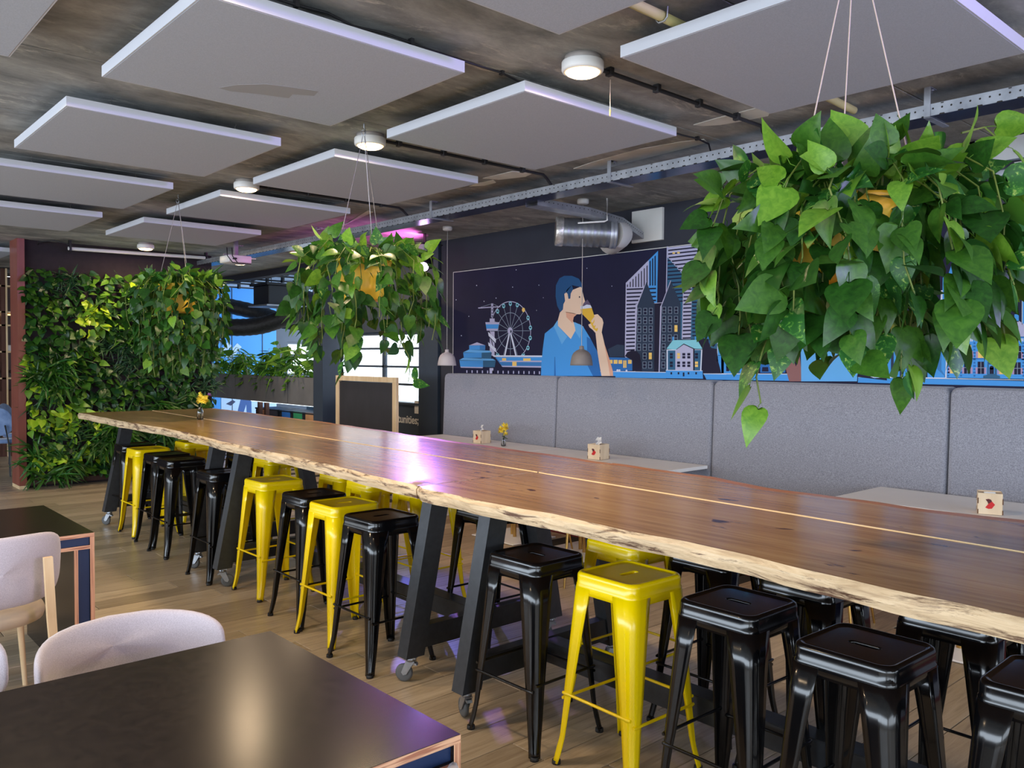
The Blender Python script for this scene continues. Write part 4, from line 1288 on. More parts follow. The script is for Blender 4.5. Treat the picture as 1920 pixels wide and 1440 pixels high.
def pothos(x, y, lab, seed, nv, zlow, lsize, rad, weights, cord_m, pot_z=2.0, dense=1.0, tails=(), pk_=1.0):
    random.seed(seed)
    t = thing('hanging_plant', lab, 'plant', (x, y, 0), 0, 'pothos in hanging yellow pots')
    base = Vector((x, y, 0))
    # bucket pot, cords, hook
    pt, pb = pot_z + .125, pot_z - .115
    MB().lathe([(r_ * pk_, z_) for r_, z_ in [(0, pb), (.128, pb), (.136, pb + .008), (.150, pb + .08), (.163, pt - .02), (.168, pt - .012), (.168, pt), (.158, pt), (.150, pt - .05), (0, pt - .05)]], 36).build('pot', pot_yel, t)
    MB().lathe([(.153 * pk_, pt - .035), (.08, pt - .026), (0, pt - .022)], 20).build('soil', noisy('potting_soil', [(0.3, (44, 32, 24)), (0.7, (64, 48, 36))], 40, rough=.95), t)
    for k in range(3):
        a = 2.72 + k * 2 * pi / 3
        MB().tube([(.166 * pk_ * cos(a), .166 * pk_ * sin(a), pt - .01), (.006 * cos(a), .006 * sin(a), 2.93)], .0022, 6).build('cord', cord_m, t)
        MB().tube([(.006 * cos(a), .006 * sin(a), 2.925), (.016 * cos(a), .016 * sin(a), 2.945), (.012 * cos(a), .012 * sin(a), 2.96), (0, 0, 2.962)], .0028, 6).build('carabiner', zinc, t)
    MB().tube([(0, 0, 3.0), (0, 0, 2.975), (.008, 0, 2.968), (.008, 0, 2.957), (-.004, 0, 2.953), (-.006, 0, 2.962)], .003, 6).build('hook', zinc, t)
    L_ = []

    def pick():
        r = random.random(); s_ = 0
        for mi, w in enumerate(weights):
            s_ += w
            if r < s_:
                return mi
        return 0

    def addleaf(p, out, up, sz, mi=None):
        y_ = (out * random.uniform(.2, .9) + Vector((0, 0, up)) + Vector((random.gauss(0, .3), random.gauss(0, .3), random.gauss(0, .25))))
        z_ = out + Vector((0, 0, random.uniform(.1, 1.0))) + Vector((random.gauss(0, .3), random.gauss(0, .3), 0))
        tocam = (Vector((0, 0, CAM_H)) - base).normalized()
        front = .5 + .5 * max(0, out.dot(Vector((tocam.x, tocam.y, 0)).normalized()) + .5)
        L_.append(('h', random.randrange(6), pick() if mi is None else mi, tuple(p), frame(y_, z_, random.gauss(0, .45)), sz, front))
    for k in range(nv):
        a = 2 * pi * k / nv + random.uniform(-.15, .15)
        out = Vector((cos(a), sin(a), 0)); side = Vector((-sin(a), cos(a), 0))
        R2 = rad * (random.uniform(.80, 1.04) if k % 3 else random.uniform(.42, .75))
        ztop = pt + random.uniform(.0, .12)
        ze = zlow + (pot_z - zlow) * (.62 * (R2 / rad) ** 2 * random.uniform(.55, 1.15) + .18 * random.random())
        pts = [out * .12 * pk_ + Vector((0, 0, pt - .03)), out * .17 * pk_ + Vector((0, 0, pt + .05)), out * (.17 + (R2 - .17) * .45) + Vector((0, 0, ztop)), out * (R2 * .92) + Vector((0, 0, ztop - .08)), out * R2 + side * random.gauss(0, .03) + Vector((0, 0, ztop - .22))]
        z = ztop - .22
        while z > ze:
            z -= .09
            q = pts[-1]
            pts.append(Vector((q.x * random.uniform(.95, 1.0) + random.gauss(0, .014), q.y * random.uniform(.95, 1.0) + random.gauss(0, .014), z)))
        MB().tube(pts, .0026, 5, cap=False).build('vine', stemm, t)
        step = .062 / dense; acc = random.uniform(0, step)
        for p, q in zip(pts, pts[1:]):
            ln_ = (q - p).length
            while acc < ln_:
                c = p.lerp(q, acc / ln_)
                hi = c.z > pt - .02
                sz = lsize * random.uniform(.68, 1.15) * (.8 if c.z < zlow + .12 else 1)
                o2 = (out + side * random.gauss(0, .7)).normalized()
                addleaf(c, o2, random.uniform(-.5, .45) if hi else random.uniform(-1.4, -.4), sz, (random.choice([2, 2, 3, 1]) if hi and random.random() < .55 else None))
                acc += step * random.uniform(.7, 1.3)
            acc -= ln_
    for k in range(int(13 * dense)):   # short upright growth over the pot
        a = random.uniform(0, 2 * pi); r = random.uniform(.02, .26)
        out = Vector((cos(a), sin(a), 0))
        c = out * r + Vector((0, 0, pt + random.uniform(.0, .14)))
        MB().tube([out * min(r, .13) + Vector((0, 0, pt - .03)), c], .003, 5, cap=False).build('vine', stemm, t)
        addleaf(c, out, random.uniform(.1, .9), lsize * random.uniform(.8, 1.15), random.choice([2, 1, 3, 2]))
    for pts, lim in tails:             # single long shoots
        pts = [Vector(p) for p in pts]
        MB().tube(pts, .003, 5, cap=False).build('vine', stemm, t)
        for p, q in zip(pts, pts[1:]):
            o2 = Vector((q.x, q.y, 0)).normalized()
            addleaf(q, o2, -.5, lsize * .95, random.choice([1, 2, 3]))
    put_leaves(t, L_, base)
    return t


rt = CAM_R  # (picture right, used only to aim single shoots the way the photograph shows them)
w_near = (.46, .34, .06, .14, 0, 0)
pothos(2.54, 1.25, 'hanging pothos in a yellow pot nearest the camera, largest of the three', 5, 44, 1.57, .122, .44, w_near, cordm, 1.97, 1.5,
       [([(.30, -.22, 2.1), (.38, -.34, 2.08), (.44, -.42, 2.04), (.48, -.46, 1.96)], 0), ([(.28, -.2, 1.95), (.38, -.30, 1.9), (.45, -.36, 1.88), (.47, -.38, 1.78)], 0),
        ([(-.22, .12, 1.75), (-.25, .15, 1.62), (-.26, .16, 1.55), (-.25, .15, 1.47)], 0), ([(.2, -.25, 2.3), (.30, -.28, 2.33), (.36, -.33, 2.27)], 0)], 1.2)
pothos(2.70, 4.34, 'hanging pothos in a yellow pot in the middle, over the bar tables', 8, 36, 1.56, .106, .44, (.48, .34, .10, .02, 0, .06), wire, 2.06, 1.0,
       [([(.15, -.15, 1.72), (.2, -.18, 1.62), (.21, -.18, 1.52), (.2, -.18, 1.46)], 0), ([(-.1, .0, 1.7), (-.12, .02, 1.6), (-.11, .0, 1.53)], 0)])
pothos(2.70, 7.33, 'hanging pothos in a yellow pot farthest away, before the plant wall', 14, 58, 1.40, .088, .41, (.52, .28, .06, .0, 0, .14), wire, 2.1, 1.15)

# ------------------------------------------------------------------ plant wall
GX0, GX1, GY, GZ1 = 2.31, 4.66, 11.42, 3.0
gw = thing('plant_wall', 'tall green plant wall covered in pothos, ferns and spider plants', 'plant wall', (0, 0, 0))
MB().box(GX0 + .05, GX1, GY, GY + .30, .0, GZ1 - .002).build('backing', noisy('dark_felt', [(0.3, (38, 30, 36)), (0.7, (46, 36, 42))], 12, rough=.95), gw)
MB().box(GX0 - .03, GX0 + .05, GY - .08, GY + .30, .04, GZ1 - .002).build('side_board', noisy('red_brown_board', [(0.3, (120, 62, 52)), (0.7, (148, 84, 68))], 5, (1, 1, .2), .4), gw)
MB().box(GX0 - .03, GX0 + .05, GY - .08, GY + .30, .0, .04).build('skirting', ash, gw)
MB().box(GX0 + .05, GX1, GY - .04, GY, .03, .09).build('drip_tray', noisy('brown_tray', [(0.3, (60, 36, 32)), (0.7, (76, 48, 42))], 6, rough=.5), gw)
random.seed(21)
# planting pattern: patches of one species each, but for two lime ones near the lamp
patch = []
for k in range(64):
    px_, pz_ = random.uniform(GX0, GX1), random.uniform(.1, 2.75)
    r = random.random()
    kind = 'lime' if r < (.16 if pz_ < 1.5 else .03) else 'mid' if r < .42 else 'deep' if r < .66 else 'spider' if r < .87 else 'fern'
    patch.append((px_, pz_, kind))
patch += [(2.42, 1.1, 'lime'), (2.5, .95, 'lime'), (2.42, 1.5, 'lime'), (3.9, 2.15, 'lime'), (4.1, 2.1, 'lime'), (3.3, .85, 'lime'), (3.0, .9, 'lime'), (2.9, .7, 'fern'), (2.9, 2.72, 'spider'), (4.1, 2.78, 'spider'), (4.5, 2.6, 'spider')]  # the two high lime patches paint the lamp's warm light into the leaves
L_ = []
N_ = 0
while N_ < 3900:
    x, z = random.uniform(GX0 + .06, GX1 - .02), random.uniform(.12, 2.66)
    d_, kd = min(((x - a) ** 2 + ((z - b_) * 1.15) ** 2, k_) for a, b_, k_ in patch)
    bul = .04 + .10 * (0.5 + 0.5 * sin(x * 5.1 + z * 3.3)) * (0.5 + 0.5 * sin(z * 4.3 - x * 2.2)) + random.uniform(0, .09)
    p = (x, GY - bul, z)
    if kd == 'fern' or kd == 'spider':
        mi = 5 if kd == 'fern' else random.choice([0, 0, 1, 1, 3])
        n = 4 if kd == 'fern' else 3
        for q in range(n):
            y_ = Vector((random.gauss(0, .8), random.uniform(-1.2, -.3), random.gauss(.25, .6)))
            L_.append(('s', random.randrange(3), mi, p, frame(y_, Vector((0, -1, .8))), random.uniform(.10, .17) if kd == 'fern' else random.uniform(.18, .30)))
            N_ += 1
    else:
        mi = {'lime': random.choice([4, 4, 2, 2]), 'mid': random.choice([1, 0, 0, 2, 5]), 'deep': random.choice([0, 0, 5, 1])}[kd]
        y_ = Vector((random.gauss(0, .6), random.uniform(-1.0, -.15), random.uniform(-1.1, .2)))
        L_.append(('h', random.randrange(6), mi, p, frame(y_, Vector((random.gauss(0, .3), -1, random.uniform(.2, 1.2))), random.gauss(0, .3)), random.uniform(.078, .125)))
        N_ += 1
put_leaves(gw, L_, Vector((0, 0, 0)), 300)
gb = thing('grow_light', 'long slim grow-light bar hung before the top of the plant wall', 'lamp', (0, 0, 0))
MB().tube([(2.78, 11.12, 2.90), (4.48, 11.12, 2.93)], .022, 12).build('bar', lamp_white, gb)
for x, z in ((2.80, 2.90), (4.46, 2.93)):
    MB().box(x - .012, x + .012, 11.09, 11.15, z - .028, 3.0).build('bracket', black_pl, gb)
MB().tube([(2.8, 11.12, 2.95), (2.64, 11.15, 2.985), (2.5, 11.3, 2.97), (2.52, 11.41, 2.95)], .007, 6).build('power_cable', cable_m, gb)

# ------------------------------------------------------------------ planter trough with plants over the hall opening
noisy('dark_wood', [(0.3, (78, 48, 40)), (0.7, (100, 64, 52))], 6, (1, 1, .2), .5)
tg = thing('planter_trough', 'long grey planter trough of flat panels at the hall opening', 'planter', (0, 0, 0))
MB().box(5.92, 6.25, 10.76, 16.6, .90, .93).build('trough_bottom', frame_dark, tg)
yy = [10.76, 11.62, 12.55, 13.49, 14.43, 15.4, 16.6]
gpan = noisy('grey_panel', [(0.3, (98, 100, 104)), (0.7, (110, 112, 116))], 4, rough=.6)
for a, b_ in zip(yy, yy[1:]):
    MB().box(5.90, 5.92, a + .006, b_ - .006, .90, 1.31).build('panel', gpan, tg)
MB().box(6.23, 6.25, 10.76, 16.6, .93, 1.31).build('rear_panel', gpan, tg)
MB().box(5.93, 6.22, 10.78, 16.58, 1.2, 1.27).build('soil', MATS['potting_soil'], tg)
for y in (10.9, 12.72, 12.96, 16.4):
    MB().box(6.06, 6.12, y - .035, y + .035, 0, .90).build('post', MATS['dark_wood'] if 11 < y < 14 else frame_dark, tg)
MB().box(6.04, 6.12, 10.78, 13.2, .878, .899).build('led_strip', led_em, tg)
random.seed(33)
yk = 11.1; k = 0
while yk < 14.9:
    t = thing('trough_plant', f'leafy green plant in the grey planter trough, {ordn[k] if k < 14 else "last"} from the dark column', 'plant', (6.06 + random.uniform(-.06, .06), yk, 1.26), 0, 'plants in the planter trough')
    L_ = []
    tall = random.uniform(.32, .56) if k % 3 != 1 else random.uniform(.22, .32)
    for q in range(5):
        a = random.uniform(0, 2 * pi); tilt = random.uniform(.05, .38)
        tip = Vector((cos(a) * tilt * tall, sin(a) * tilt * tall, tall * random.uniform(.75, 1.05)))
        MB().tube([(0, 0, 0), tip * .5 + Vector((0, 0, .03)), tip], .004, 5, cap=False).build('stem', stemm, t)
        for j in range(6):
            f = .35 + .65 * j / 5; p = tip * f + Vector((0, 0, .03 * (1 - f)))
            b_ = a + j * 2.4; o2 = Vector((cos(b_), sin(b_), random.uniform(-.5, .35)))
            L_.append(('s' if k % 3 else 'h', random.randrange(3), random.choice([1, 1, 2, 2, 3]), tuple(p), frame(o2, Vector((0, 0, 1)) + Vector((-.9, -.3, 0))), random.uniform(.22, .34) if k % 3 else random.uniform(.13, .19)))
    if k % 2 == 0:
        for j in range(7):
            o2 = Vector((-1, random.gauss(0, .5), random.uniform(-.9, .1)))
            L_.append(('h', random.randrange(6), random.choice([1, 2]), (-.10, random.uniform(-.1, .1), .06 - .03 * j), frame(o2, Vector((-1, 0, .6))), random.uniform(.07, .1)))
    put_leaves(t, L_, Vector(t.location), 60)
    yk += random.uniform(.24, .33); k += 1

# side hall: air unit, ducts, pipes, waste bins
hv = thing('air_handler', 'black box-shaped air unit with fat flexible ducts in the side hall', 'air unit')
MB().bbox(6.55, 7.15, 13.6, 14.2, 2.52, 2.86, .01, 1).box(6.5, 7.2, 13.55, 14.25, 2.86, 2.9).build('unit_body', black_pl, hv)
MB().box(6.45, 7.2, 13.45, 14.2, 2.49, 2.515).build('drain_pan', galv, hv)
black_flex = noisy('black_flex', [(0.3, (30, 30, 33)), (0.7, (48, 48, 52))], 24, (1, 1, 1), .5, bumpk=.6)


def flex(pts, r):
    fine = []
    pts = [Vector(p) for p in pts]
    for i in range(len(pts) - 1):
        p0_, p1_, p2_, p3_ = pts[max(i - 1, 0)], pts[i], pts[i + 1], pts[min(i + 2, len(pts) - 1)]
        for j in range(10):
            t = j / 10
            fine.append(.5 * ((2 * p1_) + (-p0_ + p2_) * t + (2 * p0_ - 5 * p1_ + 4 * p2_ - p3_) * t * t + (-p0_ + 3 * p1_ - 3 * p2_ + p3_) * t ** 3))
    rr_ = [r * (1 + .05 * (k % 2)) for k in range(len(fine))]
    MB().tube(fine, rr_, 16).build('flexible_duct', black_flex, hv)


flex([(7.1, 13.8, 2.66), (7.5, 13.7, 2.62), (7.9, 13.5, 2.4), (8.3, 13.2, 2.3)], .16)
flex([(7.3, 13.55, 2.45), (6.9, 13.7, 2.3), (6.6, 14.1, 2.16), (6.25, 14.6, 2.14), (5.95, 15.3, 2.22)], .15)
flex([(8.3, 13.9, 2.45), (7.8, 13.9, 2.28), (7.3, 14.4, 2.27), (7.0, 15.0, 2.45), (6.6, 15.6, 2.6)], .14)
for x, y in ((6.65, 13.7), (7.05, 14.1)):
    MB().tube([(x, y, 2.9), (x, y, 3.1)], .006, 6).build('hanger_rod', cable_m, hv)
for k in range(7):
    y = 12.2 + k * .62
    pp = thing('ceiling_pipe', f'black pipe with clamps under the hall ceiling, {ordn[k]} of seven counted from the column', 'pipe', (0, 0, 0), 0, 'black pipes under the hall ceiling')
    MB().tube([(6.25, y, 2.98 + .01 * (k % 3)), (10.5, y + .12, 2.98 + .01 * (k % 3))], .016, 6).build('pipe', cable_m, pp)
    for q in range(6):
        x = 6.5 + q * .55
        MB().box(x - .02, x + .02, y - .025, y + .045, 2.955, 3.08).build('clamp', cable_m, pp)
bcol = [((196, 128, 84), 'orange-brown'), ((54, 50, 58), 'charcoal'), ((40, 110, 190), 'blue'), ((50, 150, 90), 'green'), ((206, 140, 88), 'tan')]
for k, (c, nm) in enumerate(bcol):
    y = (13.5, 13.06, 12.6, 12.2, 11.8)[k]
    t = thing('waste_bin', f'waste bin with a {nm} front panel under the planter trough', 'bin', (6.5, y, .11), 0, 'sorting bins in the side hall')
    MB().bbox(-.15, .25, -.19, .19, -.11, .60, .01, 1).build('bin_body', black_pl, t)
    MB().box(-.156, -.15, -.185, .1, .1, .63).build('front_panel', noisy('bin_' + nm.replace('-', '_'), [(0.3, c), (0.7, tuple(min(255, v + 14) for v in c))], 5, rough=.5), t)
    MB().bbox(-.16, .25, -.2, .2, .60, .63, .008, 1).build('lid', black_pl, t)
struct(MB().box(6.95, 6.96, 10.9, 13.0, .3, .86).build('glass_balustrade', mat('smoked_glass', (120, 150, 170), .05, Transmission_Weight=.85)), 'smoked glass screen under the planter trough')

# ------------------------------------------------------------------ black tables with plywood edges
def faced(m_, ax):
    """laminate on the two broad faces of a board (normals along ax), plywood on its edges"""
    for i, f in enumerate(m_.f):
        p = [Vector(m_.v[j]) for j in f[:3]]
        n_ = (p[1] - p[0]).cross(p[2] - p[1]).normalized()
        m_.m[i] = 1 if abs(n_['xyz'.index(ax)]) > .9 else 0
    return m_


def ply_table(x0, x1, y0, y1, lab):
    t = thing('plywood_table', lab, 'table', (0, 0, 0), 0, 'black-topped plywood tables')
    H_ = .735; T = .02; mm = [ply, table_blk]
    MB().box(x0 + .0008, x1 - .0008, y0 + .0008, y1 - .0008, H_ - .0012, H_).build('top_laminate', table_blk, t)
    MB().box(x0, x1, y0, y1, H_ - T, H_ - .0012).build('top_board', ply, t)
    faced(MB().box(x0 + .02, x1 - .02, y0, y1, H_ - .078, H_ - .060), 'z').build('under_board', mm, t)
    for ya, yb_ in ((y0 + .012, y0 + .03), (y1 - .03, y1 - .012)):
        MB().box(x0 + .02, x1 - .02, ya, yb_, H_ - .060, H_ - T).build('apron', navy, t)
    for xa, s in ((x1, -1), (x0, 1)):
        a, b_ = sorted((xa, xa + s * .02)); faced(MB().box(a, b_, y0, y1, 0, H_ - T), 'x').build('leg_board', [ply_v, table_blk], t)
        a, b_ = sorted((xa + s * .074, xa + s * .092)); faced(MB().box(a, b_, y0, y1, 0, H_ - .078), 'x').build('leg_board', [ply_v, table_blk], t)
        a, b_ = sorted((xa + s * .02, xa + s * .074))
        for ya, yb_ in ((y0 + .012, y0 + .03), (y1 - .03, y1 - .012)):
            MB().box(a, b_, ya, yb_, 0, H_ - .078).build('leg_infill', navy, t)


ply_table(-.95, 1.188, 1.49, 2.458, 'black-topped plywood table filling the lower left of the picture')
ply_table(-.95, 1.208, 4.41, 5.40, 'black-topped plywood table behind the pale chair at the left edge')


def pad(m_, w, h, th, R, bend, c, tilt, n=22, e=3.2):
    """upholstered pad: superellipse pad bent round a vertical axis; faces +y side concave"""
    vs = []; nu, nv = n, 12
    for i in range(nv + 1):
        v = -pi / 2 + pi * i / nv
        for j in range(2 * nu):
            u = 2 * pi * j / (2 * nu)

            def sp(a, p):
                return math.copysign(abs(a) ** p, a)
            # pad lies in the s-z plane, thickness along n
            s_ = sp(cos(u), 2 / e) * sp(cos(v), .55) * w
            z_ = sp(sin(u), 2 / e) * sp(cos(v), .55) * h
            n_ = sp(sin(v), .8) * th
            ang = s_ / R * bend if bend else 0
            if bend:
                r = R + n_
                x = r * sin(ang); y = R - r * cos(ang)
            else:
                x, y = s_, -n_
            y2 = y + z_ * tilt
            vs.append((c[0] + x, c[1] + y2, c[2] + z_))
    m_.add(vs, [(i * 2 * nu + j, i * 2 * nu + (j + 1) % (2 * nu), (i + 1) * 2 * nu + (j + 1) % (2 * nu), (i + 1) * 2 * nu + j) for i in range(nv) for j in range(2 * nu)], 0, True)
    return m_


def pale_chair(x, y, rz, lab, zt=.80, back_h=.16, bw=.34):
    """local frame: the sitter looks along +y, the back is at -y"""
    t = thing('upholstered_chair', lab, 'chair', (x, y, 0), rz, 'pale upholstered chairs with ash legs')
    rnorm(pad(MB(), bw, back_h, .024, .30, 1.0, (0, -.27, zt - back_h), -.16).build('backrest', pink_fab, t))
    m_ = MB(); prs = [(0, .40), (.17, .40), (.225, .41), (.235, .44), (.225, .465), (.18, .478), (0, .482)]
    m_.lathe(prs, 32); so = m_.build('seat', cream_fab, t); so.scale = (1.0, .96, 1)
    for sx in (-1, 1):
        p = [(sx * .16, -.335, zt - .10), (sx * .175, -.325, .46), (sx * .20, -.34, 0)]
        q = MB()
        for (a, b_) in zip(p, p[1:]):
            a, b_ = Vector(a), Vector(b_)
            vs = []
            for k_, e_ in ((a, .0175), (b_, .0175 if b_.z > .1 else .013)):
                vs += [(k_.x - e_, k_.y - .011, k_.z), (k_.x + e_, k_.y - .011, k_.z), (k_.x + e_, k_.y + .011, k_.z), (k_.x - e_, k_.y + .011, k_.z)]
            q.add(vs, [(0, 3, 2, 1), (4, 5, 6, 7), (0, 1, 5, 4), (1, 2, 6, 5), (2, 3, 7, 6), (3, 0, 4, 7)])
        q.build('rear_leg', ash, t)
        MB().tube([(sx * .17, .16, .42), (sx * .21, .22, 0)], .017, 10, r2=.011).build('front_leg', ash, t)
    MB().box(-.2, .2, -.012, .012, .385, .405).build('seat_rail', ash, t)
    return t


pale_chair(.735, 4.34, 0.05, 'pale pink chair seen from behind at the left edge, ash leg up its back', .83, .16)
pale_chair(.90, 2.76, pi + .08, 'pale pink chair across the nearest black table, its curved back facing us', .708, .095, .41)
pale_chair(.27, 2.74, pi + .05, 'pale pink chair at the left edge, only its rounded back corner in view', .775, .115)
pale_chair(.93, 1.66, .0, 'pale chair below the lower edge, only the tip of its back in view', .70, .12)


def blue_chair(x, y, rz, lab):
    t = thing('blue_chair', lab, 'chair', (x, y, 0), rz, 'blue velvet chairs at the bar')
    rnorm(pad(MB(), .20, .19, .018, .5, 1.0, (0, -.2, .72), -.12, 18, 2.2).build('backrest', blue_vel, t))
    MB().lathe([(0, .43), (.2, .43), (.21, .45), (.2, .475), (0, .48)], 28).build('seat', blue_vel, t)
    for sx in (-1, 1):
        MB().tube([(sx * .13, -.24, .68), (sx * .14, -.19, .44), (sx * .2, -.24, 0)], .011, 8).build('leg', black_pl, t)
        MB().tube([(sx * .14, .14, .44), (sx * .18, .2, 0)], .011, 8).build('leg', black_pl, t)


blue_chair(2.50, 12.95, -.9, 'blue velvet chair past the plant wall, nearer one with round back')
blue_chair(2.78, 13.8, -2.2, 'blue velvet chair past the plant wall, behind the other blue chair')
# bar shelving at the far left
sh = thing('bar_shelf', 'open wooden bar shelf with thin posts beyond the plant wall', 'shelf')
dkw = MATS['dark_wood']
for x in (2.2, 2.83, 3.45):
    MB().box(x, x + .06, 15.2, 15.5, .0, 2.98).build('post', dkw, sh)
    MB().box(x + .06, x + .085, 15.19, 15.22, .0, 2.98).build('edge_trim', ash, sh)
for k, z in enumerate((1.23, 1.65, 2.07, 2.28, 2.69)):
    MB().box(1.6, 3.45, 15.2, 15.5, z, z + .025).build('shelf_board', ash, sh)
    if k == 3:
        MB().box(1.6, 3.2, 15.42, 15.44, z - .03, z - .01).build('light_strip', shelf_em, sh)
MB().box(1.2, 3.6, 15.22, 15.9, .0, 1.04).build('counter', dkw, sh)
random.seed(4)
for k in range(8):
    x = 2.30 + k * .13
    t = tag(MB().lathe([(0, 0), (.035, 0), (.04, .01), (.042, .11), (.03, .115), (0, .115)], 14, (x, 15.33, 1.256)).build('glass_jar', glassm), f'glass jar on the lowest open bar shelf, {ordn[k]} from its outer end', 'jar', 'jars on the bar shelf')
tag(MB().bbox(2.92, 3.06, 15.25, 15.4, 1.676, 1.77, .006, 1).build('carton', white_top), 'pale carton on the second bar shelf beside the plant wall', 'box')

# ------------------------------------------------------------------ printed mural (flat print on a panel on the wall)
MX = XW - 0.02
mu = thing('mural', 'wide printed city-night mural with a man drinking beer on the dark wall', 'mural', (0, 0, 0))
ya_, za_ = on_x(850.5, 511.2, MX); z_top = za_
MB().box(MX, XW - .001, -1.6, ya_, 1.36, z_top).build('mural_panel', noisy('mural_navy', [(0.3, (25, 25, 54)), (0.7, (30, 30, 62))], 2, rough=.6, Specular_IOR_Level=0.2), mu)
for (a, b_, c, d) in ((-1.6, ya_ + .004, z_top, z_top + .006), (ya_, ya_ + .006, 1.36, z_top + .006)):
    MB().box(MX - .002, XW - .001, a, b_, c, d).build('panel_edge', lamp_white, mu)
COLS = dict(N=(27, 27, 57), B=(74, 156, 232), B2=(62, 126, 192), BD=(48, 112, 186), BL=(104, 178, 240), T=(52, 100, 138), L=(184, 184, 218), W=(212, 220, 242), S=(236, 206, 184), S2=(226, 170, 146), H=(36, 82, 132),
            Y=(244, 206, 118), G=(228, 184, 66), D=(46, 60, 84), K=(32, 30, 54), A=(136, 208, 228), R=(226, 64, 66), M=(146, 102, 102), V=(98, 88, 116), F=(150, 166, 190), P=(176, 152, 192))
KEYS = list(COLS)
PM = [mat('print_' + k.lower() + '_ink', COLS[k], 0.6, Specular_IOR_Level=0.2) for k in KEYS]
prt = MB()
ZOOM = {'A': (820, 480, 5.76), 'B': (1000, 500, 6.855), 'C': (1160, 450, 5.335), 'D': (1280, 430, 4.8), 'E': (1740, 510, 6.545), 'F': (1320, 420, 3.0)}


def P(z, lay, col, pts):
    ox, oy, s = ZOOM[z]
    q = [on_x(ox + x / s, oy + y / s, MX) for x, y in pts]
    x = MX - .0006 - lay * .0004
    prt.add([(x, a, b_) for a, b_ in q], [tuple(range(len(q)))], KEYS.index(col))


def Rc(z, lay, col, x0, y0, x1, y1):
    P(z, lay, col, [(x0, y0), (x1, y0), (x1, y1), (x0, y1)])


def Ln(z, lay, col, a, b_, w):
    dx, dy = b_[0] - a[0], b_[1] - a[1]; l = math.hypot(dx, dy); nx, ny_ = -dy / l * w / 2, dx / l * w / 2
    P(z, lay, col, [(a[0] + nx, a[1] + ny_), (b_[0] + nx, b_[1] + ny_), (b_[0] - nx, b_[1] - ny_), (a[0] - nx, a[1] - ny_)])


def El(z, lay, col, cx, cy, rx, ry, n=20, a0=0, a1=2 * pi):
    P(z, lay, col, [(cx + rx * cos(a0 + (a1 - a0) * k / n), cy + ry * sin(a0 + (a1 - a0) * k / n)) for k in range(n + (0 if a1 - a0 > 6.2 else 1))])


def Ring(z, lay, col, cx, cy, rx, ry, w, n=48):
    for k in range(n):
        a, b_ = 2 * pi * k / n, 2 * pi * (k + 1) / n
        f = 1 - w / rx
        P(z, lay, col, [(cx + rx * cos(a), cy + ry * sin(a)), (cx + rx * cos(b_), cy + ry * sin(b_)), (cx + f * rx * cos(b_), cy + f * ry * sin(b_)), (cx + f * rx * cos(a), cy + f * ry * sin(a))])


# stars
for x, y in ((425, 318), (852, 150), (814, 336), (635, 455), (505, 490), (204, 473), (341, 652), (260, 860), (1072, 588), (1098, 315), (1145, 450)):
    El('A', 1, 'W', x, y, 5, 6, 6)
for x, y in ((70, 237), (130, 400), (42, 560), (1010, 250), (690, 20)):
    El('B', 1, 'W', x, y, 5, 6, 6)
# pier house
P('A', 2, 'L', [(340, 967), (430, 932), (520, 965)]); P('A', 2, 'B', [(345, 965), (520, 963), (518, 1015), (345, 1012)]); P('A', 3, 'B2', [(460, 964), (520, 963), (518, 1015), (460, 1015)])
P('A', 3, 'BL', [(280, 1040), (340, 1012), (565, 1022), (590, 1045)]); P('A', 2, 'B', [(280, 1045), (590, 1040), (582, 1100), (287, 1100)]); P('A', 3, 'T', [(480, 1045), (590, 1040), (582, 1108), (480, 1105)])
P('A', 3, 'BL', [(235, 1125), (280, 1100), (600, 1110), (632, 1130)]); P('A', 2, 'B', [(240, 1130), (632, 1128), (620, 1200), (250, 1200)]); P('A', 3, 'T', [(495, 1130), (632, 1128), (620, 1200), (495, 1200)])
P('A', 3, 'L', [(250, 1195), (495, 1200), (490, 1212), (255, 1206)])
# lookout tower
Rc('A', 2, 'L', 582, 512, 604, 662); Ln('A', 3, 'L', (443, 562), (682, 547), 11); Ln('A', 2, 'F', (470, 552), (590, 516), 4); Ln('A', 2, 'F', (655, 542), (598, 516), 4)
for y in (540, 575, 610, 640):
    Rc('A', 3, 'D', 588, y, 598, y + 14)
Rc('A', 3, 'L', 567, 675, 620, 714); P('A', 3, 'B', [(520, 715), (670, 715), (652, 806), (535, 806)]); P('A', 4, 'L', [(520, 715), (670, 715), (667, 738), (524, 738)]); P('A', 4, 'L', [(532, 785), (657, 785), (652, 806), (535, 806)])
Rc('A', 2, 'L', 567, 815, 619, 1075); P('A', 4, 'W', [(550, 820), (635, 898), (632, 940), (555, 862)]); P('A', 4, 'W', [(550, 930), (635, 1000), (635, 1040), (555, 968)]); Rc('A', 2, 'L', 565, 1210, 606, 1268)
P('A', 3, 'D', [(560, 865), (632, 940), (625, 945), (567, 885)])
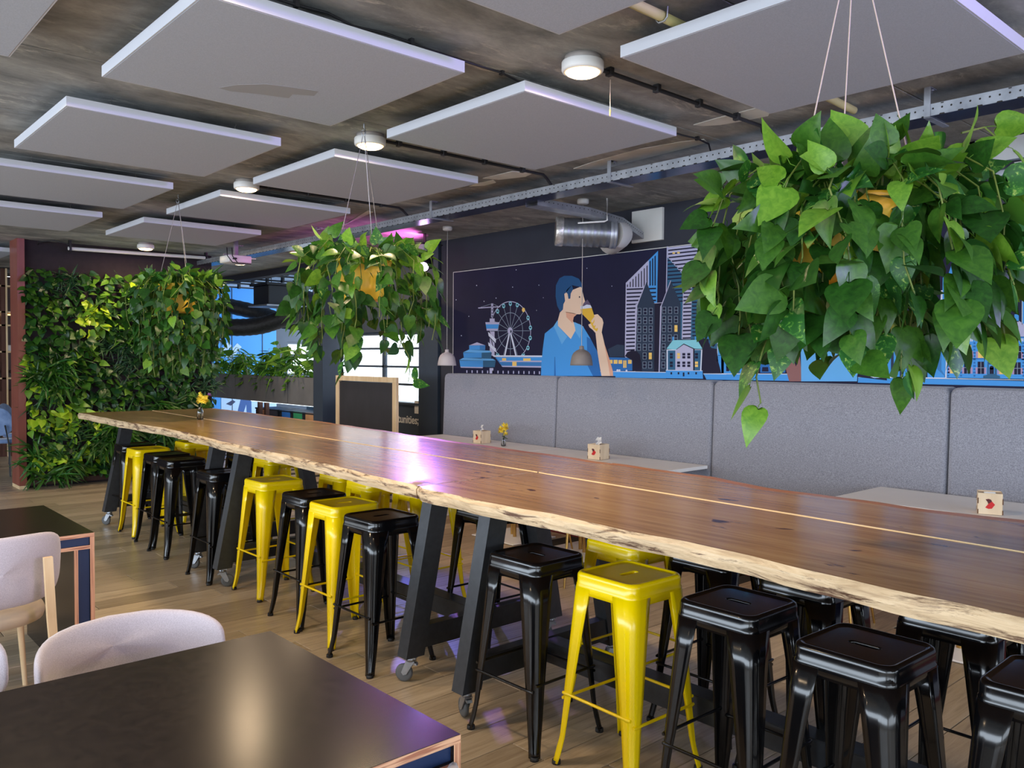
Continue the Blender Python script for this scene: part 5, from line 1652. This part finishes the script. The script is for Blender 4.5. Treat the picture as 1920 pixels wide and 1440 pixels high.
# big wheel
cx, cy = 790, 808
Ring('A', 2, 'L', cx, cy, 222, 320, 6); Ring('A', 2, 'F', cx, cy, 135, 198, 4)
for k in range(16):
    a = 2 * pi * k / 16
    e = (cx + 218 * cos(a), min(cy + 316 * sin(a), 1075))
    if sin(a) > .85:
        e = (cx + 218 * cos(a) * (267 / (316 * sin(a))), 1075)
    Ln('A', 2, 'F', (cx, cy), e, 4)
Ln('A', 3, 'W', (778, 840), (730, 1075), 15); Ln('A', 3, 'W', (795, 840), (850, 1075), 15); El('A', 4, 'L', 787, 808, 27, 38); El('A', 5, 'D', 797, 815, 9, 16, 12)
for x, y in ((653, 598), (718, 540), (790, 515), (865, 530), (932, 582), (981, 668), (1007, 775), (1005, 885), (980, 993), (652, 1062), (930, 1062)):
    El('A', 4, 'Y' if x == 932 else 'A', x, y, 17, 25 if y < 1050 else 14, 10)
    if x != 932:
        Rc('A', 5, 'D', x - 9, y - 10, x + 9, y + 6 if y < 1050 else y)
# ship
P('A', 3, 'B2', [(625, 1095), (1140, 1095), (1132, 1192), (700, 1192)]); P('A', 4, 'B', [(635, 1092), (1140, 1092), (1138, 1128), (662, 1128)]); P('A', 4, 'L', [(668, 1130), (1138, 1130), (1137, 1146), (678, 1143)])
P('A', 5, 'W', [(592, 1072), (1142, 1075), (1142, 1092), (615, 1090)]); P('A', 4, 'L', [(692, 1185), (1132, 1190), (1130, 1206), (705, 1198)])
for x0, y0, x1, y1 in ((702, 1103, 745, 1130), (930, 1105, 1010, 1133), (812, 1142, 858, 1188)):
    Rc('A', 6, 'Y', x0, y0, x1, y1)
for k in range(15):
    x = 320 + k * 56; Rc('A', 2, 'L', x - 6, 1234 + k * .8, x + 6, 1262 + k)
# man with beer
P('B', 6, 'B', [(100, 1405), (105, 1250), (125, 1050), (150, 860), (265, 765), (320, 685), (540, 715), (640, 765), (740, 930), (830, 1100), (872, 1405)])
P('B', 7, 'BD', [(690, 900), (740, 930), (830, 1100), (872, 1405), (770, 1405), (700, 1270)])
P('B', 7, 'BD', [(275, 1160), (283, 1160), (292, 1405), (270, 1405)])
P('B', 8, 'S', [(345, 590), (318, 690), (320, 760), (485, 930), (545, 820), (530, 730), (512, 700), (520, 650), (560, 615), (560, 560), (400, 520)])
P('B', 9, 'S2', [(420, 580), (530, 600), (560, 612), (525, 645), (512, 700), (508, 728), (430, 650)])
P('B', 9, 'BL', [(265, 765), (312, 692), (322, 762), (440, 900), (370, 1000)]); P('B', 9, 'BL', [(522, 715), (600, 740), (650, 772), (602, 925), (545, 835), (546, 815)])
P('B', 9, 'S', [(392, 480), (412, 440), (402, 350), (430, 330), (620, 255), (650, 380), (668, 445), (640, 500), (640, 565), (610, 612), (560, 612), (420, 585), (350, 600)])
P('B', 10, 'H', [(352, 585), (310, 500), (290, 380), (295, 240), (340, 150), (400, 118), (500, 118), (590, 155), (628, 220), (625, 265), (500, 238), (450, 300), (430, 330), (400, 350), (412, 440), (392, 470), (385, 550)])
P('B', 10, 'H', [(430, 300), (500, 238), (516, 290), (485, 345), (480, 410), (455, 415), (445, 350), (430, 332)])
El('B', 11, 'K', 598, 390, 9, 12, 8)
P('B', 8, 'S', [(800, 830), (885, 850), (920, 1000), (985, 1200), (1025, 1340), (1030, 1405), (880, 1405), (860, 1300), (828, 1100)])
P('B', 9, 'S2', [(905, 960), (985, 1200), (1025, 1340), (1030, 1405), (990, 1405), (965, 1250), (940, 1120)])
P('B', 9, 'S', [(780, 620), (830, 610), (890, 670), (905, 720), (890, 800), (880, 860), (800, 850), (770, 815), (725, 778), (710, 745), (740, 730)])
P('B', 10, 'G', [(612, 542), (755, 530), (790, 640), (790, 740), (835, 800), (820, 835), (775, 800), (735, 715), (620, 595)]); P('B', 11, 'W', [(610, 505), (650, 508), (690, 487), (740, 495), (757, 530), (612, 545)])
P('B', 10, 'V', [(638, 505), (650, 470), (700, 422), (745, 492), (690, 488), (655, 508)])
P('B', 11, 'S', [(745, 700), (790, 640), (800, 655), (765, 725)]); P('B', 11, 'S', [(770, 745), (800, 690), (818, 700), (790, 765)]); P('B', 11, 'S', [(795, 785), (815, 740), (832, 755), (815, 800)])
# tram, quay
P('B', 3, 'D', [(960, 1060), (1080, 1000), (1170, 1010), (1170, 1160), (980, 1160)])
P('B', 5, 'BD', [(975, 1165), (1250, 1170), (1275, 1205), (1275, 1335), (1020, 1345)])
for x0, y0, x1, y1 in ((985, 1198, 1022, 1245), (1035, 1198, 1085, 1248), (1097, 1200, 1145, 1248), (1220, 1198, 1266, 1248), (1158, 1205, 1178, 1300), (1182, 1205, 1200, 1300)):
    Rc('B', 6, 'Y', x0, y0, x1, y1)
El('B', 6, 'W', 1085, 1332, 15, 14, 10); El('B', 6, 'W', 1110, 1332, 13, 13, 10); El('B', 6, 'W', 1200, 1334, 13, 12, 10)
P('B', 4, 'B', [(690, 1345), (1372, 1352), (1372, 1412), (690, 1400)]); P('B', 5, 'W', [(690, 1340), (1372, 1346), (1372, 1354), (690, 1348)])
P('B', 7, 'K', [(1180, 1150), (1210, 1100), (1270, 1076), (1330, 1085), (1371, 1130), (1390, 1230), (1400, 1342), (1275, 1342), (1275, 1205)])
# towers
def stripes(z, lay, col, ys, h, xl, xr, slope=0.0):
    for y in ys:
        a, b_ = xl(y), xr(y)
        if b_ - a > 4:
            P(z, lay, col, [(a, y), (b_, y + slope * (b_ - a)), (b_, y + h + slope * (b_ - a)), (a, y + h)])


def lerp_(p, q):
    return lambda y: p[0] + (q[0] - p[0]) * (y - p[1]) / (q[1] - p[1])


P('C', 2, 'L', [(72, 430), (302, 200), (302, 640), (172, 640), (165, 1320), (62, 1165)]); P('C', 2, 'B', [(302, 200), (395, 108), (385, 635), (302, 640)])
stripes('C', 3, 'N', [487 + 38 * k for k in range(17)], 15, lambda y: 82 - (y - 430) * .012, lambda y: 245 - max(0, y - 487) * .3 if y < 680 else 165, -.04)
stripes('C', 3, 'N', [480, 520, 560, 598], 15, lambda y: 300 + (y - 480) * .32, lambda y: 375, -.04)
for k in range(8):
    x = 84 + k * 28; P('C', 3, 'N', [(x, 450 - k * 27), (x + 10, 440 - k * 27), (x + 10, 470), (x, 472)])
for k in range(3):
    x = 310 + k * 25; P('C', 3, 'N', [(x, 215 - k * 25), (x + 12, 203 - k * 25), (x + 12, 455), (x, 457)])
P('C', 5, 'D', [(278, 408), (362, 640), (355, 1322), (168, 1322), (175, 680)]); P('C', 6, 'L', [(278, 408), (284, 412), (188, 660), (172, 1110), (163, 1110), (172, 640), (185, 640)])
P('C', 4, 'K', [(350, 630), (440, 625), (420, 1322), (352, 1322)]); Ln('C', 5, 'L', (350, 634), (440, 626), 6)
P('C', 6, 'D', [(522, 402), (622, 640), (618, 1322), (408, 1322), (425, 680)]); P('C', 7, 'L', [(522, 402), (526, 410), (432, 660), (412, 1322), (402, 1322), (418, 665), (425, 655)])
for cols, ys, lay, lit in (((210, 268, 325), (715, 805, 893, 982, 1072, 1160, 1250), 7, (318, 1160)), ((457, 517, 578), (703, 795, 885, 980, 1070, 1160, 1250), 8, (575, 885))):
    for c in cols:
        for y in ys:
            x = c - (y - 715) * .014
            if lay == 7 and y > 1150 and c == 210 or lay == 8 and y > 980 and c > 470:
                continue
            on = abs(x - lit[0]) < 14 and abs(y - lit[1]) < 20
            if on:
                Rc('C', lay, 'Y', x - 15, y - 33, x + 15, y + 33); Rc('C', lay + 1, 'G', x - 15, y - 2, x + 15, y + 2)
            else:
                Rc('C', lay, 'F', x - 18, y - 34, x + 18, y + 34); Rc('C', lay + 1, 'D', x - 15, y - 31, x + 15, y - 2); Rc('C', lay + 1, 'D', x - 15, y + 2, x + 15, y + 31)
                Rc('C', lay + 2, 'N', x - 10, y - 26, x + 12, y - 4); Rc('C', lay + 2, 'N', x - 10, y + 5, x + 12, y + 27)
P('C', 2, 'L', [(490, 65), (842, 25), (838, 330), (735, 442), (722, 992), (632, 992), (648, 342), (490, 165)])
stripes('C', 3, 'N', [62 + 36 * k for k in range(9)], 14, lambda y: 496 if y < 165 else 496 + (y - 165) * .88, lambda y: 838, -.11)
stripes('C', 3, 'N', [386, 420], 14, lambda y: 655, lambda y: 838 - (y - 330) * .95, -.08)
stripes('C', 3, 'N', [450 + 37.5 * k for k in range(15)], 14, lambda y: 652 - (y - 440) * .02, lambda y: 732 - (y - 440) * .018, -.04)
P('C', 3, 'T', [(490, 165), (648, 342), (632, 992), (612, 992), (620, 640), (522, 402), (487, 500)])
stripes('C', 4, 'N', [200 + 37 * k for k in range(12)], 13, lambda y: 492 if y < 402 else 522 + (y - 402) * .42, lambda y: 492 + (y - 165) * .88 if y < 335 else 644, -.08)
P('C', 3, 'T', [(838, 330), (838, 700), (800, 992), (722, 992), (735, 442)])
stripes('C', 4, 'N', [470 + 37 * k for k in range(14)], 13, lambda y: 738, lambda y: 836 - max(0, y - 700) * .13, -.03)
Ln('C', 4, 'L', (487, 65), (478, 520), 9); Ln('C', 4, 'L', (645, 345), (490, 168), 5)
P('C', 2, 'B2', [(850, 500), (950, 368), (1100, 368), (1100, 990), (795, 990), (800, 700)]); Ln('C', 4, 'L', (852, 502), (952, 370), 14); Ln('C', 4, 'L', (800, 700), (795, 992), 10)
stripes('C', 3, 'D', [480 + 36 * k for k in range(14)], 15, lambda y: 866 if y < 700 else 818, lambda y: 950, -.02)
P('C', 3, 'B', [(958, 588), (1130, 580), (1130, 990), (945, 990)]); stripes('C', 4, 'D', [612 + 37 * k for k in range(10)], 16, lambda y: 966, lambda y: 1130, -.02)
P('C', 2, 'T', [(845, 160), (905, 158), (900, 240), (845, 330)])
for x0, y0, x1, y1 in ((540, 122, 565, 138), (587, 118, 613, 136), (720, 288, 776, 306)):
    Rc('C', 5, 'Y', x0, y0, x1, y1)
# small house
P('C', 9, 'B', [(475, 1302), (842, 1308), (847, 1388), (472, 1382)]); Ln('C', 10, 'W', (475, 1302), (842, 1308), 6)
P('C', 9, 'W', [(482, 1095), (840, 1095), (830, 1306), (482, 1302)])
P('C', 10, 'T', [(495, 1105), (570, 1105), (570, 1300), (495, 1300)]); P('C', 10, 'T', [(762, 1100), (828, 1100), (818, 1305), (762, 1305)]); P('C', 10, 'L', [(570, 1105), (655, 1045), (748, 1090), (748, 1305), (570, 1300)]); P('C', 10, 'K', [(748, 1088), (763, 1090), (763, 1305), (748, 1305)])
P('C', 11, 'A', [(482, 1088), (545, 1002), (790, 998), (842, 1090), (765, 1088), (655, 1036), (572, 1098)]); Rc('C', 11, 'B', 540, 968, 556, 1004); Rc('C', 11, 'B', 764, 965, 778, 1000)
for x in (530, 603, 655, 705, 782):
    for y in (1158, 1243):
        on = (x, y) in ((603, 1158), (782, 1243))
        Rc('C', 11, 'Y' if on else 'N', x - 15, y - 27, x + 15, y - 3); Rc('C', 11, 'Y' if on else 'N', x - 15, y + 3, x + 15, y + 27)
for x in (530, 602, 702, 778):
    Rc('C', 11, 'N', x - 8, 1322, x + 8, 1344)
Rc('C', 11, 'N', 645, 1325, 661, 1364)
P('C', 8, 'K', [(795, 985), (830, 974), (890, 995), (930, 1080), (985, 1090), (1000, 1220), (1030, 1335), (840, 1335), (845, 1100)])
P('C', 8, 'B', [(850, 1340), (1080, 1345), (1080, 1396), (885, 1393)]); Ln('C', 9, 'W', (850, 1338), (1080, 1342), 6)
P('C', 7, 'B', [(-30, 1318), (475, 1326), (475, 1384), (-30, 1378)]); Ln('C', 8, 'W', (-30, 1316), (475, 1324), 6)
# chapel
P('D', 5, 'T', [(235, 990), (320, 990), (315, 1080), (235, 1080)]); El('D', 6, 'N', 276, 1030, 20, 25)
P('D', 6, 'B', [(378, 1078), (475, 880), (600, 1080), (600, 1296), (370, 1296)]); Ln('D', 7, 'W', (380, 1075), (475, 880), 8)
P('D', 7, 'B', [(318, 978), (376, 978), (372, 1296), (345, 1296), (313, 1190)]); P('D', 8, 'A', [(348, 865), (380, 978), (318, 978)]); Ln('D', 8, 'W', (318, 980), (314, 1190), 6)
P('D', 7, 'B2', [(345, 980), (376, 980), (372, 1296), (350, 1296)])
P('D', 7, 'B', [(588, 970), (642, 970), (640, 1296), (588, 1296)]); P('D', 8, 'A', [(615, 862), (645, 972), (586, 972)])
for x, y, w, h in ((412, 1080, 14, 32), (408, 1243, 14, 34)):
    Rc('D', 8, 'N', x - w, y - h * .4, x + w, y + h); El('D', 8, 'N', x, y - h * .4, w, h * .6, 12)
El('D', 8, 'N', 472, 1070, 24, 34); Rc('D', 8, 'N', 455, 1220, 500, 1280); El('D', 8, 'N', 478, 1222, 23, 24, 12); P('D', 7, 'T', [(440, 1240), (478, 1158), (516, 1240), (516, 1296), (440, 1296)]); Ln('D', 8, 'N', (318, 1135), (600, 1135), 4)
P('D', 4, 'B', [(190, 1300), (965, 1304), (965, 1364), (215, 1352)]); Ln('D', 5, 'W', (190, 1299), (965, 1303), 7)
P('D', 5, 'P', [(655, 1190), (700, 1075), (770, 1030), (850, 1050), (920, 1190)]); P('D', 6, 'BD', [(700, 1210), (925, 1210), (925, 1290), (700, 1290)])
for x in (745, 880):
    P('D', 7, 'N', [(x - 30, 1280), (x - 26, 1240), (x + 26, 1240), (x + 30, 1280)])
# second figure behind the plant
P('F', 6, 'M', [(455, 792), (500, 748), (518, 802), (540, 745), (555, 885), (480, 885)]); P('F', 7, 'BL', [(545, 640), (620, 555), (840, 555), (885, 640), (862, 885), (548, 885)])
P('F', 8, 'M', [(875, 640), (935, 575), (975, 690), (1015, 775), (1010, 850), (962, 862), (870, 822), (800, 762), (905, 700)]); P('F', 7, 'K', [(980, 690), (1022, 775), (1016, 862), (960, 868), (870, 830), (860, 860), (1030, 880)])
P('F', 9, 'R', [(548, 645), (560, 640), (566, 665), (550, 668)]); P('F', 9, 'R', [(600, 655), (618, 648), (628, 662), (605, 670)])
El('F', 6, 'M', 730, 440, 95, 130)
P('F', 5, 'W', [(1028, 640), (1036, 640), (1026, 866), (1016, 866)]); P('F', 4, 'B', [(1040, 640), (1060, 520), (1080, 640), (1080, 690), (1180, 690), (1180, 868), (1028, 868)])
P('F', 4, 'B', [(868, 860), (1800, 884), (1810, 914), (866, 892)]); P('F', 6, 'W', [(868, 857), (1800, 871), (1800, 879), (868, 863)])
for x in (1060, 1110, 1150):
    Rc('F', 5, 'D', x - 8, 700 + (x % 40), x + 8, 862)
# city on the right
P('E', 3, 'B', [(-5, 970), (45, 970), (48, 1100), (120, 1105), (215, 1300), (-5, 1300)]); P('E', 3, 'B', [(135, 695), (170, 695), (172, 660), (182, 70), (250, 30), (300, -120), (400, 60), (440, 70), (545, 240), (545, 800), (240, 806), (222, 1295), (95, 1105)])
P('E', 4, 'W', [(160, 228), (182, 222), (168, 665), (145, 668)]); P('E', 4, 'W', [(112, 695), (138, 695), (96, 1105), (80, 1105)]); P('E', 4, 'B2', [(140, 705), (170, 705), (165, 1200), (225, 1295), (112, 1190)])
for x0, x1, y0, n in ((205, 262, 90, 6), (315, 398, 80, 3), (440, 496, 220, 4)):
    for k in range(n):
        Rc('E', 5, 'N', x0, y0 + k * 55, x1, y0 + k * 55 + 32)
for x0, x1, y0, y1 in ((242, 310, 580, 800), (368, 440, 575, 720)):
    Rc('E', 5, 'T', x0, y0, x1, y1); El('E', 5, 'T', (x0 + x1) / 2, y0, (x1 - x0) / 2, 38, 14)
Rc('E', 4, 'B2', 505, 440, 545, 545)
P('E', 6, 'B', [(230, 800), (1240, 800), (1240, 1322), (215, 1302)]); P('E', 8, 'W', [(232, 812), (246, 812), (230, 1302), (213, 1302)])
P('E', 6, 'L', [(295, 802), (490, 614), (1120, 600), (1240, 680), (1240, 802)])
P('E', 7, 'B2', [(678, 802), (690, 655), (800, 630), (925, 655), (920, 802)]); El('E', 7, 'T', 805, 600, 45, 45, 14, pi, 2 * pi); Rc('E', 7, 'P', 765, 600, 848, 650)
for x in (720, 800, 880):
    Rc('E', 8, 'T', x - 27, 725, x + 27, 800); El('E', 8, 'T', x, 725, 27, 35, 12)
P('E', 6, 'B', [(690, 465), (705, 268), (942, 268), (940, 464)]); P('E', 6, 'B', [(605, 612), (622, 530), (1010, 522), (1010, 606)]); P('E', 7, 'W', [(606, 532), (692, 465), (940, 460), (1014, 524)])
P('E', 7, 'W', [(694, 272), (710, 200), (760, 192), (820, 122), (872, 186), (918, 186), (944, 266)]); El('E', 8, 'N', 815, 226, 31, 31, 16)
for x in (767, 860):
    Rc('E', 7, 'N', x - 28, 310, x + 28, 435); El('E', 7, 'N', x, 312, 28, 22, 12)
    for k in range(3):
        Rc('E', 8, 'T', x - 28, 345 + k * 32, x + 28, 355 + k * 32)
for xs, y0, y1, arch in (((('N', 288, 362), ('Y', 447, 534), ('Y', 616, 702), ('N', 888, 966), ('N', 1065, 1146)), 880, 1050, 1), ((('Y', 275, 360), ('N', 445, 523), ('N', 612, 692), ('Y', 878, 966), ('N', 1060, 1140)), 1095, 1245, 0)):
    for (c, x0, x1) in xs[0:5]:
        sk = (x0 - 288) * .016
        Rc('E', 7, 'P', x0 - 26, y1 - 80 + sk, x1 + 26, y1 + sk)
        if arch:
            El('E', 7, 'B2', (x0 + x1) / 2, y0 + 18 + sk, (x1 - x0) / 2, 32, 12)
        Rc('E', 8, c, x0, y0 + 15 * arch + sk, x1, y1 + sk)
        cc = 'G' if c == 'Y' else 'F'
        Rc('E', 9, cc, (x0 + x1) / 2 - 3, y0 + 15 * arch + sk, (x0 + x1) / 2 + 3, y1 + sk); Rc('E', 9, cc, x0, (y0 + y1) / 2 + sk - 3, x1, (y0 + y1) / 2 + sk + 3)
for x in (250, 408, 572, 1012, 1172):
    for k in range(11):
        Rc('E', 7, 'BD', x - (16 if k % 2 else 11), 862 + k * 40, x + (16 if k % 2 else 11), 884 + k * 40)
P('E', 7, 'T', [(742, 800), (848, 800), (845, 1265), (885, 1275), (885, 1310), (680, 1306), (680, 1272), (728, 1262)])
for x, y0, y1 in ((790, 950, 1018), (784, 1175, 1250)):
    Rc('E', 8, 'B', x - 36, y0 - 40, x + 36, y1); Rc('E', 9, 'N', x - 27, y0, x + 27, y1); El('E', 9, 'N', x, y0, 27, 24, 12)
P('E', 7, 'BD', [(235, 1052), (1240, 1066), (1240, 1080), (235, 1066)]); P('E', 7, 'BD', [(235, 796), (1240, 792), (1240, 806), (235, 808)])
for x0, x1 in ((265, 390), (430, 556), (1040, 1178)):
    for k in range(7):
        x = x0 + (x1 - x0) * k / 7; Rc('E', 8, 'W', x, 815, x + (x1 - x0) / 9.5, 852)
for x, y in ((580, 675), (1022, 672)):
    P('E', 8, 'BD', [(x - 12, 800), (x, y), (x + 12, 800)])
Rc('E', 6, 'B', 1062, 520, 1116, 612); P('E', 5, 'B', [(1158, 80), (1240, 40), (1240, 700), (1158, 640)]); Ln('E', 6, 'W', (1160, 90), (1156, 645), 8)
pr_o = prt.build('mural_print', PM, mu)
bm = bmesh.new(); bm.from_mesh(pr_o.data)
for f in bm.faces:
    f.normal_update()
    if f.normal.x > 0:
        f.normal_flip()
bm.to_mesh(pr_o.data); bm.free()
